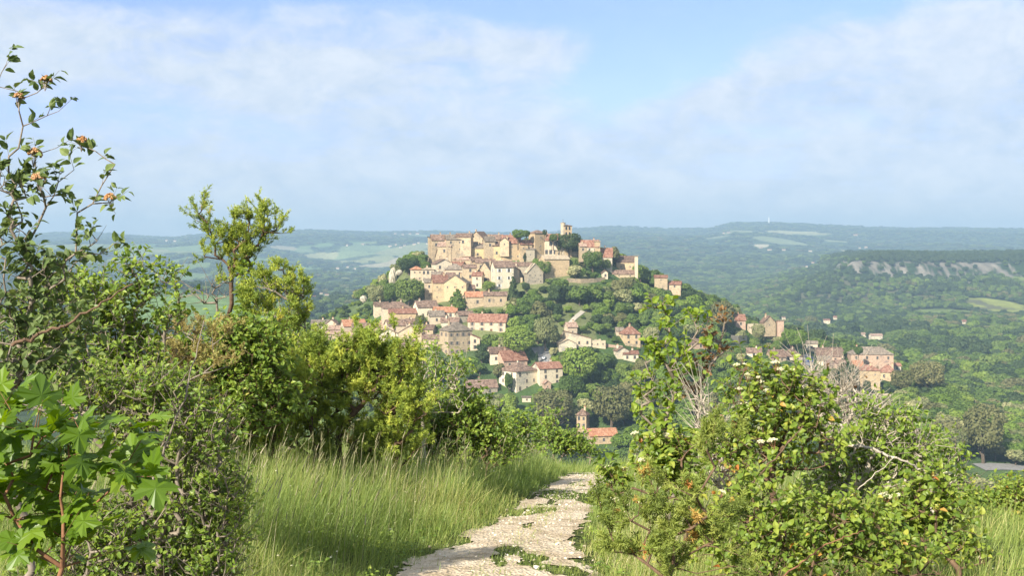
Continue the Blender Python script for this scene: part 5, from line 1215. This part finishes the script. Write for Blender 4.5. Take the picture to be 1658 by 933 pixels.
shrub('hawthorn_shrub', 'olive green shrub where the left thicket meets the path', 'shrub', 835, 20, [(830, 700, 26, 18), (815, 720, 26, 22), (850, 690, 14, 16), (835, 740, 26, 14), (858, 720, 16, 20)], .075, 'oval', 'green', 'grey', lai=2.4, per=8, tw=.25, bare=.15)
shrub('bramble_shrub', 'low green bush at the far end of the path', 'shrub', 915, 28.5, [(900, 728, 28, 14), (935, 726, 26, 12), (915, 715, 22, 14), (885, 705, 14, 20), (955, 735, 14, 8)], .09, 'oval', 'green', 'grey', lai=3.0, per=9, tw=.35, seg=.3, r0=.004)
shrub('bramble_shrub', 'greyish twiggy bush behind the low bush at the path end', 'shrub', 885, 31, [(880, 690, 16, 20), (895, 680, 12, 16)], .09, 'oval', 'green', 'grey', lai=1.6, per=7, tw=.35, seg=.3, r0=.005, bare=.4)
# --- right side of the path
shrub('elm_sapling', 'slender sapling with yellow green leaves rising right of the path', 'sapling', 1100, 9.2, [(1072, 500, 16, 16), (1082, 535, 14, 18), (1125, 520, 20, 10), (1058, 575, 22, 20), (1105, 590, 26, 22), (1045, 625, 20, 18), (1085, 630, 20, 30), (1075, 690, 26, 30), (1072, 735, 20, 24), (1045, 660, 12, 22), (1130, 545, 16, 12)], .058, 'round', 'yellow', 'grey', lai=1.5, per=6, tw=.12, r0=.0035, bare=.08, trunk=True)
shrub('elm_sapling', 'sapling with withered brown leaves leaning beside the yellow green one', 'sapling', 1110, 9.5, [(1150, 545, 22, 22), (1165, 520, 10, 20), (1135, 590, 22, 26), (1120, 640, 16, 22), (1160, 570, 14, 12)], .05, 'oval', 'brown', 'grey', lai=1.0, per=6, tw=.12, r0=.0035, bare=.25, trunk=True)
shrub('dogwood_shrub', 'tall rounded dogwood dotted with cream flower heads right of the saplings', 'shrub', 1270, 7.4, [(1250, 640, 55, 30), (1290, 680, 55, 45), (1220, 700, 50, 50), (1325, 725, 42, 45), (1255, 750, 60, 40), (1195, 640, 20, 24), (1300, 640, 30, 20), (1180, 740, 28, 40)], .044, 'round', 'dogwood', 'brown', lai=1.25, per=8, tw=.17, r0=.0024, bare=.06, up=.7, tips=[(1215, 598, 0), (1260, 592, 0), (1236, 604, 0), (1290, 606, 0), (1340, 655, 0), (1192, 598, 0), (1205, 600, 0), (1322, 640, 0)],
      flowers=[(1193, 591), (1208, 591), (1255, 588), (1262, 598), (1212, 608), (1230, 612), (1231, 619), (1285, 600), (1242, 633), (1300, 612), (1318, 640), (1220, 662), (1340, 665), (1205, 655), (1268, 645), (1232, 716, -.5), (1250, 714, -.5), (1196, 630)])
shrub('dogwood_shrub', 'smaller dogwood with flower heads at the foot of the yellow green sapling', 'shrub', 1075, 7.9, [(1075, 765, 45, 32), (1062, 732, 26, 20), (1095, 730, 35, 25), (1000, 790, 18, 22), (1110, 790, 30, 25), (990, 770, 8, 14)], .052, 'round', 'dogwood', 'brown', lai=2.4, per=8, tw=.13, r0=.0025,
      flowers=[(1028, 702), (1048, 708), (1062, 706), (1080, 705), (1100, 702), (1040, 745), (1045, 755), (983, 757), (1010, 760), (986, 780), (1005, 778), (1070, 738), (1012, 803), (995, 809), (1040, 815)], nrand=.6)
shrub('bare_shrub', 'leafless shrub of bleached forking twigs rising behind the tall dogwood', 'shrub', 1345, 9.6, [(1340, 640, 40, 40), (1380, 640, 26, 36), (1310, 610, 18, 22), (1360, 690, 40, 30)], .05, 'oval', 'brown', 'pale', lai=.45, per=1, tw=.28, r0=.0032, bare=.95, jit=.25, tips=[(1288, 580, 0), (1330, 585, 0), (1385, 600, 0)])
shrub('bare_shrub', 'white dead twigs standing between the saplings and the tall dogwood', 'shrub', 1150, 8.4, [(1150, 700, 26, 40), (1135, 650, 18, 22), (1170, 760, 30, 40)], .05, 'oval', 'brown', 'pale', lai=.4, per=1, tw=.25, r0=.003, bare=.95, jit=.22)
shrub('dogwood_shrub', 'wide tangled dogwood in the middle of the right thicket', 'shrub', 1420, 8.2, [(1390, 715, 50, 30), (1440, 700, 45, 26), (1490, 720, 36, 26), (1400, 770, 60, 40), (1350, 800, 60, 40), (1460, 760, 45, 30), (1420, 665, 30, 20), (1470, 680, 12, 20), (1520, 770, 30, 30), (1350, 740, 40, 30), (1440, 730, 60, 24)], .04, 'oval', 'green', 'pale', lai=1.9, per=8, tw=.16, bare=.25, r0=.003)
shrub('dogwood_shrub', 'leafy dogwood with large rounded leaves near the right hedge', 'shrub', 1480, 6.9, [(1480, 830, 45, 45), (1520, 800, 28, 28), (1440, 850, 40, 36), (1510, 865, 30, 30), (1485, 785, 14, 14), (1560, 900, 40, 24), (1540, 840, 26, 30)], .044, 'round', 'dogwood', 'brown', lai=1.6, per=8, tw=.13, r0=.0025, flowers=[(1487, 774), (1534, 768), (1430, 801), (1437, 805), (1453, 803), (1545, 827), (1580, 889), (1593, 903), (1520, 790)])
shrub('dogwood_shrub', 'low dogwood filling the bottom right between the tall and the leafy dogwood', 'shrub', 1330, 6.3, [(1330, 860, 80, 50), (1250, 830, 60, 50), (1400, 900, 80, 40), (1280, 910, 100, 40), (1200, 800, 40, 50), (1180, 900, 60, 40), (1480, 915, 60, 30), (1390, 850, 60, 40)], .038, 'round', 'dogwood', 'brown', lai=1.3, per=8, tw=.14, r0=.0018, bare=.12, flowers=[(1271, 871), (1282, 874), (1190, 820), (1170, 797), (1255, 890), (1360, 930), (1215, 925), (1225, 820)])
shrub('juniper_bush', 'feathery olive juniper nearest the camera at the right edge of the path', 'juniper', 1110, 4.7, [(1075, 865, 50, 32), (1130, 810, 34, 50), (1020, 895, 30, 26), (1110, 915, 80, 30), (1150, 740, 12, 28), (1170, 880, 50, 40), (1030, 838, 26, 8)], .075, mat='feather', bk='brown', spray=FEA, lai=1.3, per=7, tw=.14, r0=.0022, up=.25, tips=[(975, 830, .05), (990, 870, .05), (1145, 705, 0)])
shrub('hedge', 'dense sunlit hedge at the right edge of the frame above the grass', 'hedge', 1610, 15, [(1600, 828, 40, 26), (1650, 815, 44, 30), (1565, 822, 24, 24), (1620, 850, 50, 24), (1690, 830, 40, 34), (1565, 850, 24, 20)], .06, 'oval', 'dogwood', 'brown', lai=3.4, per=9, tw=.22, r0=.003)
shrub('hawthorn_shrub', 'grey green hawthorn with dead twigs behind the tangled dogwood', 'shrub', 1520, 12, [(1520, 725, 34, 20), (1490, 750, 34, 26), (1545, 740, 20, 16), (1550, 780, 24, 20), (1500, 790, 40, 30)], .055, 'oval', 'green', 'grey', lai=1.8, per=7, tw=.22, r0=.003, bare=.3)
# long bare stems leaning through the right thicket
def stem(label, pts, r, bk='pale'):
    Q = np.array([P(*p) for p in pts]); t = np.linspace(0, 1, 26); k = np.linspace(0, 1, len(Q))
    L = np.column_stack([np.interp(t, k, Q[:, i]) for i in range(3)]); L[1:-1] += np.random.default_rng(len(label)).normal(size=(24, 3)) * r * .6
    rad_ = np.linspace(r, r * .35, 26); V, Fs, R_ = tubes(L[:-1] - L[0], L[1:] - L[0], rad_[:-1], rad_[1:], 6)
    o = mesh_np('fallen_branch', V, Fs, BK[bk], smooth=True, loc=L[0]); tag(o, label, 'branch')
def gy(px, Y): return HOR - float(H(np.array((px - 829) / F * Y), np.array(Y))) * F / Y
stem('pale arching branch lying over the tangled dogwood', [(1335, 722, 7.6), (1390, 721, 7.5), (1460, 745, 7.5), (1500, 765, 7.6)], .013)
stem('thin bleached stick leaning diagonally in front of the tangled dogwood', [(1310, 880, 6.8), (1370, 810, 6.7), (1450, 740, 6.7)], .006)
stem('brown stem slanting up from the low dogwood to the tall one', [(1170, 850, 7.0), (1230, 770, 6.9), (1300, 690, 6.9)], .008, 'brown')
stem('reddish stick low at the bottom right', [(1260, 940, 5.8), (1340, 880, 5.8), (1400, 860, 5.9)], .005, 'red')
stem('grey leaning stem through the dark dogwood at left', [(240, 800, 5.4), (300, 640, 5.4), (330, 520, 5.6)], .006, 'grey')
stem('reddish brown bare branch crossing the wayfaring shrub', [(20, 560, 4.4), (110, 525, 4.4), (215, 460, 4.5)], .008, 'brown')

PW = ([3, 8.4, 10, 12, 14, 18, 27], [.78, .68, .52, .42, .38, .35, .34])
# ------------------------------------------------------------------ path sheet and stones
def gpatch(X, Y): return (fbm(X * 1.1 + 5, Y * .55, 79, 4) > .14) | ((np.abs(Y - 12.7 - (X - pathx(Y)) * .9) < .25 + fbm(X * 4, Y * 3, 70, 3) * 1.6) & (X < pathx(Y) + .05))
ys = np.linspace(3.0, 23.5, 900); ss = np.linspace(-1, 1, 120); YY, SS = np.meshgrid(ys, ss, indexing='ij')
HW = np.interp(ys, PW[0], PW[1])[:, None]
XX = pathx(ys)[:, None] + SS * HW * 1.25
edge = np.abs(SS) * 1.25 + fbm(XX * 2.2, YY * 1.6, 71, 4) * 1.1 + fbm(XX * 9, YY * 7, 73, 3) * .35
mid = np.exp(-((SS + .12) / .16) ** 2) * (.25 + .5 * sstep(9, 13, YY)) * (1 + fbm(XX * 2.5, YY * .9, 75, 3) * 2.0)
green_patch = gpatch(XX, YY)
on = (edge + mid * 1.1 < 1.0) & ~green_patch
ZZ = H(XX, YY) + .010 + fbm(XX * 6, YY * 6, 81, 3) * .012
cell = on[:-1, :-1] & on[1:, :-1] & on[:-1, 1:] & on[1:, 1:]
ii, jj = np.nonzero(cell); nS = len(ss); q = np.stack([ii * nS + jj, ii * nS + jj + 1, (ii + 1) * nS + jj + 1, (ii + 1) * nS + jj], -1)
pm, ntp, bp_ = newmat('limestone_track'); tcp = N(ntp, 'ShaderNodeTexCoord')
na = N(ntp, 'ShaderNodeTexNoise', Scale=3.0, Detail=10, Roughness=.7); nb = N(ntp, 'ShaderNodeTexVoronoi', Scale=38.0); nc_ = N(ntp, 'ShaderNodeTexVoronoi', Scale=14.0)
for n_ in (na, nb, nc_): ntp.links.new(tcp.outputs['Object'], n_.inputs['Vector'])
rp = ramp(ntp, [(.30, (.26, .205, .125)), (.44, (.45, .36, .255)), (.56, (.56, .47, .355)), (.70, (.62, .54, .43))], na.outputs['Fac']); rb_ = ramp(ntp, [(.0, (.8, .78, .74)), (.5, (1.05, 1.04, 1.02)), (1, (.7, .66, .6))], nb.outputs['Distance'])
mxp = N(ntp, 'ShaderNodeMix', data_type='RGBA', blend_type='MULTIPLY'); mxp.inputs[0].default_value = .7; ntp.links.new(rp.outputs[0], mxp.inputs[6]); ntp.links.new(rb_.outputs[0], mxp.inputs[7])
ntp.links.new(mxp.outputs[2], bp_.inputs['Base Color']); bp_.inputs['Roughness'].default_value = 1; bp_.inputs['Specular IOR Level'].default_value = .05
ad = N(ntp, 'ShaderNodeMath', operation='ADD'); ntp.links.new(nb.outputs['Distance'], ad.inputs[0]); ntp.links.new(nc_.outputs['Distance'], ad.inputs[1])
bpn = N(ntp, 'ShaderNodeBump', Strength=.9, Distance=.02); ntp.links.new(ad.outputs[0], bpn.inputs['Height']); ntp.links.new(bpn.outputs[0], bp_.inputs['Normal'])
pth = mesh_np('path', np.stack([XX, YY, ZZ], -1).reshape(-1, 3), [q], pm, smooth=True); tag(pth, 'pale stony limestone path running downhill', kind='structure')
import bmesh
bm = bmesh.new(); bmesh.ops.create_icosphere(bm, subdivisions=1, radius=1); ico = np.array([v.co for v in bm.verts]); icf = [np.array([[v.index for v in f.verts] for f in bm.faces])]; bm.free()
ps = []
for s in range(6):
    r = np.random.default_rng(40 + s); tv = ico * (1 + r.normal(size=(len(ico), 1)) * .16) * np.array([1, r.uniform(.6, .95), r.uniform(.4, .65)])
    n = 520; Yv = 5.5 + 18 * r.random(n) ** 1.3; sv = r.normal(size=n) * .55; hw = np.interp(Yv, PW[0], PW[1]); X = pathx(Yv) + sv * hw
    S = .003 + .016 * r.random(n) ** 3.4 + (r.random(n) < .015) * .014; a = r.uniform(0, 6.28, n); M = np.zeros((n, 3, 3)); M[:, 0, 0] = np.cos(a); M[:, 0, 1] = -np.sin(a); M[:, 1, 0] = np.sin(a); M[:, 1, 1] = np.cos(a); M[:, 2, 2] = 1
    ps.append(instv(tv, icf, M, np.column_stack([X, Yv, H(X, Yv) + .010 + S * .1]), S, r.random(n)))
V, Fs, R_ = merge(ps)
stn = leafmat('pebble', [(0, (.34, .28, .20)), (.6, (.52, .45, .36)), (1, (.66, .60, .50))], .0, .9, spec=.1)
tag(mesh_np('gravel', V, Fs, stn, rnd=R_), 'loose pale stones scattered on the path', kind='stuff')

# ------------------------------------------------------------------ grass
def blade_t(bend, seg=4, wd=1.0):
    v = []
    for i in range(seg):
        t = i / seg; w_ = wd * (1 - t) ** .6 * .5; v += [(-w_, bend * t * t, t * (1 - .25 * bend * t)), (w_, bend * t * t, t * (1 - .25 * bend * t))]
    v.append((0, bend, 1 - .25 * bend)); f = [(2 * i, 2 * i + 1, 2 * i + 3, 2 * i + 2) for i in range(seg - 1)]
    return np.array(v), [np.array(f), np.array([(2 * seg - 2, 2 * seg - 1, 2 * seg)])]
gmat = leafmat('grass_blades', [(0, (0.089, 0.152, 0.034)), (.4, (0.168, 0.240, 0.056)), (.72, (0.277, 0.339, 0.085)), (.88, (0.474, 0.444, 0.168)), (1, (0.751, 0.657, 0.395))], .35, .5)
def path_d(X, Y): return np.abs(X - pathx(Y)) / np.interp(Y, PW[0], PW[1])
def grass(n, y0, y1, x0, x1, hfun, wdt, seed, rlo=0, rhi=1):
    r = np.random.default_rng(seed); Yv = y0 + (y1 - y0) * r.random(n) ** 1.25; xa = np.interp(Yv, [y0, y1], x0); xb = np.interp(Yv, [y0, y1], x1); X = xa + (xb - xa) * r.random(n)
    tuft = fbm(X * 3, Yv * 3, 88, 3); h = hfun(X, Yv, r) * (1 + tuft * 1.1) * r.uniform(.55, 1.25, n); ok = h > .025
    X, Yv, h, tuft = X[ok], Yv[ok], h[ok], tuft[ok]; n = len(X); ps = []; kind = r.integers(0, 6, n); Z = H(X, Yv) - .01
    lean = r.normal(size=(n, 2)) * .16 + np.array([.16, -.04]); up = norm(np.column_stack([lean, np.ones(n)])); a = r.uniform(0, 6.28, n); side = norm(np.cross(np.column_stack([np.cos(a), np.sin(a), np.zeros(n)]), up)); fw = np.cross(up, side)
    M = np.stack([side, fw, up], -1); rn = np.clip(rlo + (rhi - rlo) * (.5 * r.random(n) + .5 * np.clip(fbm(X / 1.1, Yv / 1.3, 97, 3) * 1.3 + .60, 0, 1)), 0, 1)
    for k in range(6):
        m = kind == k; tv, tf = blade_t([.1, .25, .4, .6, .85, .3][k]); S = np.column_stack([wdt * (.6 + .8 * r.random(m.sum())), h[m], h[m]]); ps.append(instv(tv, tf, M[m], np.column_stack([X, Yv, Z])[m], S, rn[m]))
    return merge(ps)
def h_all(X, Y, r):
    d = path_d(X, Y); left = X < pathx(Y)
    h = np.where(left, np.clip((d - .85) * .30, .03, .46), np.clip((d - .8) * .28, .03, .34))
    gp = gpatch(X, Y); h = np.where((d < 1.0), np.where(gp | (r.random(len(X)) < .04 + .30 * (np.abs(d) < .22)), .045 + .05 * r.random(len(X)), 0), h)
    bandy = (np.abs(Y - 12.7) < .4) & (d < 1.1) & (X < pathx(Y) - .05); h = np.where(bandy, .06, h)
    h = np.where((Y > 22) & (d < 1.4), .16 + .1 * (Y - 22) / 5, h); return np.where(Y > 22, np.minimum(h, .42), h)
parts = [grass(90000, 4.6, 13, (-2.6, -6.2), (2.2, 4.6), h_all, .0050, 1), grass(60000, 12, 27, (-6, -9), (4.6, 6.5), h_all, .0075, 2), grass(26000, 26, 50, (-9, -14), (9, 16), lambda X, Y, r: .32 + 0 * X, .014, 3),
         grass(22000, 5, 18, (-6.2, -9), (-2.4, -5), lambda X, Y, r: .35 + 0 * X, .007, 4), grass(26000, 5, 24, (1.9, 4), (5.2, 13), lambda X, Y, r: .30 + 0 * X, .007, 6, .25, 1)]
V, Fs, R_ = merge(parts)
tag(mesh_np('grass', V, Fs, gmat, rnd=R_), 'tall wild grass growing on both sides of the path', kind='stuff')
# seed heads on long straw stalks
r = np.random.default_rng(66); n = 1900; Yv = 7.5 + 18 * r.random(n) ** 1.2; sd = r.random(n) < .62
X = pathx(Yv) + np.where(sd, -(.9 + 2.6 * r.random(n)), .85 + 1.6 * r.random(n)); Z = H(X, Yv); h = r.uniform(.35, .75, n) * np.where(sd, 1, .8)
d = norm(np.column_stack([r.normal(size=n) * .12 + .12, r.normal(size=n) * .12, np.ones(n)])); A = np.column_stack([X, Yv, Z]); B = A + d * h[:, None]
t1 = tubes(A, B, np.full(n, .0013), np.full(n, .0008), 3); B2 = B + norm(d + np.array([.25, 0, 0]) + r.normal(size=(n, 3)) * .15) * (.05 + .05 * r.random(n))[:, None]
t2 = tubes(B, B2, np.full(n, .004), np.full(n, .0015), 4); sm = leafmat('straw', [(0, (.20, .21, .09)), (.6, (.34, .31, .17)), (1, (.50, .44, .30))], .2, .7)
V, Fs, R_ = merge([t1, t2]); tag(mesh_np('grass_seed_heads', V, Fs, sm, rnd=R_), 'straw coloured seed heads above the wild grass', kind='stuff')
# broad leaved weeds and small white flowers among the grass
r = np.random.default_rng(77); n = 26000; cl = r.integers(0, 900, n); cy = 5.2 + 17 * r.random(900) ** 1.2; side_ = r.random(900) < .6
cx_ = pathx(cy) + np.where(side_, -(.75 + 3.2 * r.random(900) ** 1.3), .7 + 3.0 * r.random(900)); ch = .05 + .22 * r.random(900) * np.minimum(1, np.abs(cx_ - pathx(cy)) - .4)
X = cx_[cl] + r.normal(size=n) * .07; Yv = cy[cl] + r.normal(size=n) * .07; Z = H(X, Yv) + ch[cl] * r.random(n) + .01
d = norm(np.column_stack([r.normal(size=n), r.normal(size=n), .3 + .3 * r.random(n)])); Mw = frames(d, norm(np.array([-.1, -.3, 1.0]) + r.normal(size=(n, 3)) * .35))
V, Fs, R_ = instv(LT['oval'][0], LT['oval'][1], Mw, np.column_stack([X, Yv, Z]), r.uniform(.018, .042, n), np.clip(.5 * r.random(n) + .5 * r.random(900)[cl], 0, 1))
tag(mesh_np('weeds', V, Fs, LM['green'], rnd=R_), 'small leafy weeds growing along the path edges', kind='stuff')
n = 420; Yv = 7 + 15 * r.random(n); X = pathx(Yv) + np.where(r.random(n) < .65, -(.8 + 3.4 * r.random(n)), .8 + 2.6 * r.random(n)); Z = H(X, Yv) + .10 + .28 * r.random(n)
fv = ico * np.array([1, 1, .5]); Mi = np.repeat(np.eye(3)[None], n, 0); V, Fs, R_ = instv(fv, icf, Mi, np.column_stack([X, Yv, Z]), r.uniform(.005, .011, n), r.random(n))
tag(mesh_np('wildflowers', V, Fs, fm, rnd=R_), 'tiny white wildflowers dotted through the grass', kind='stuff')
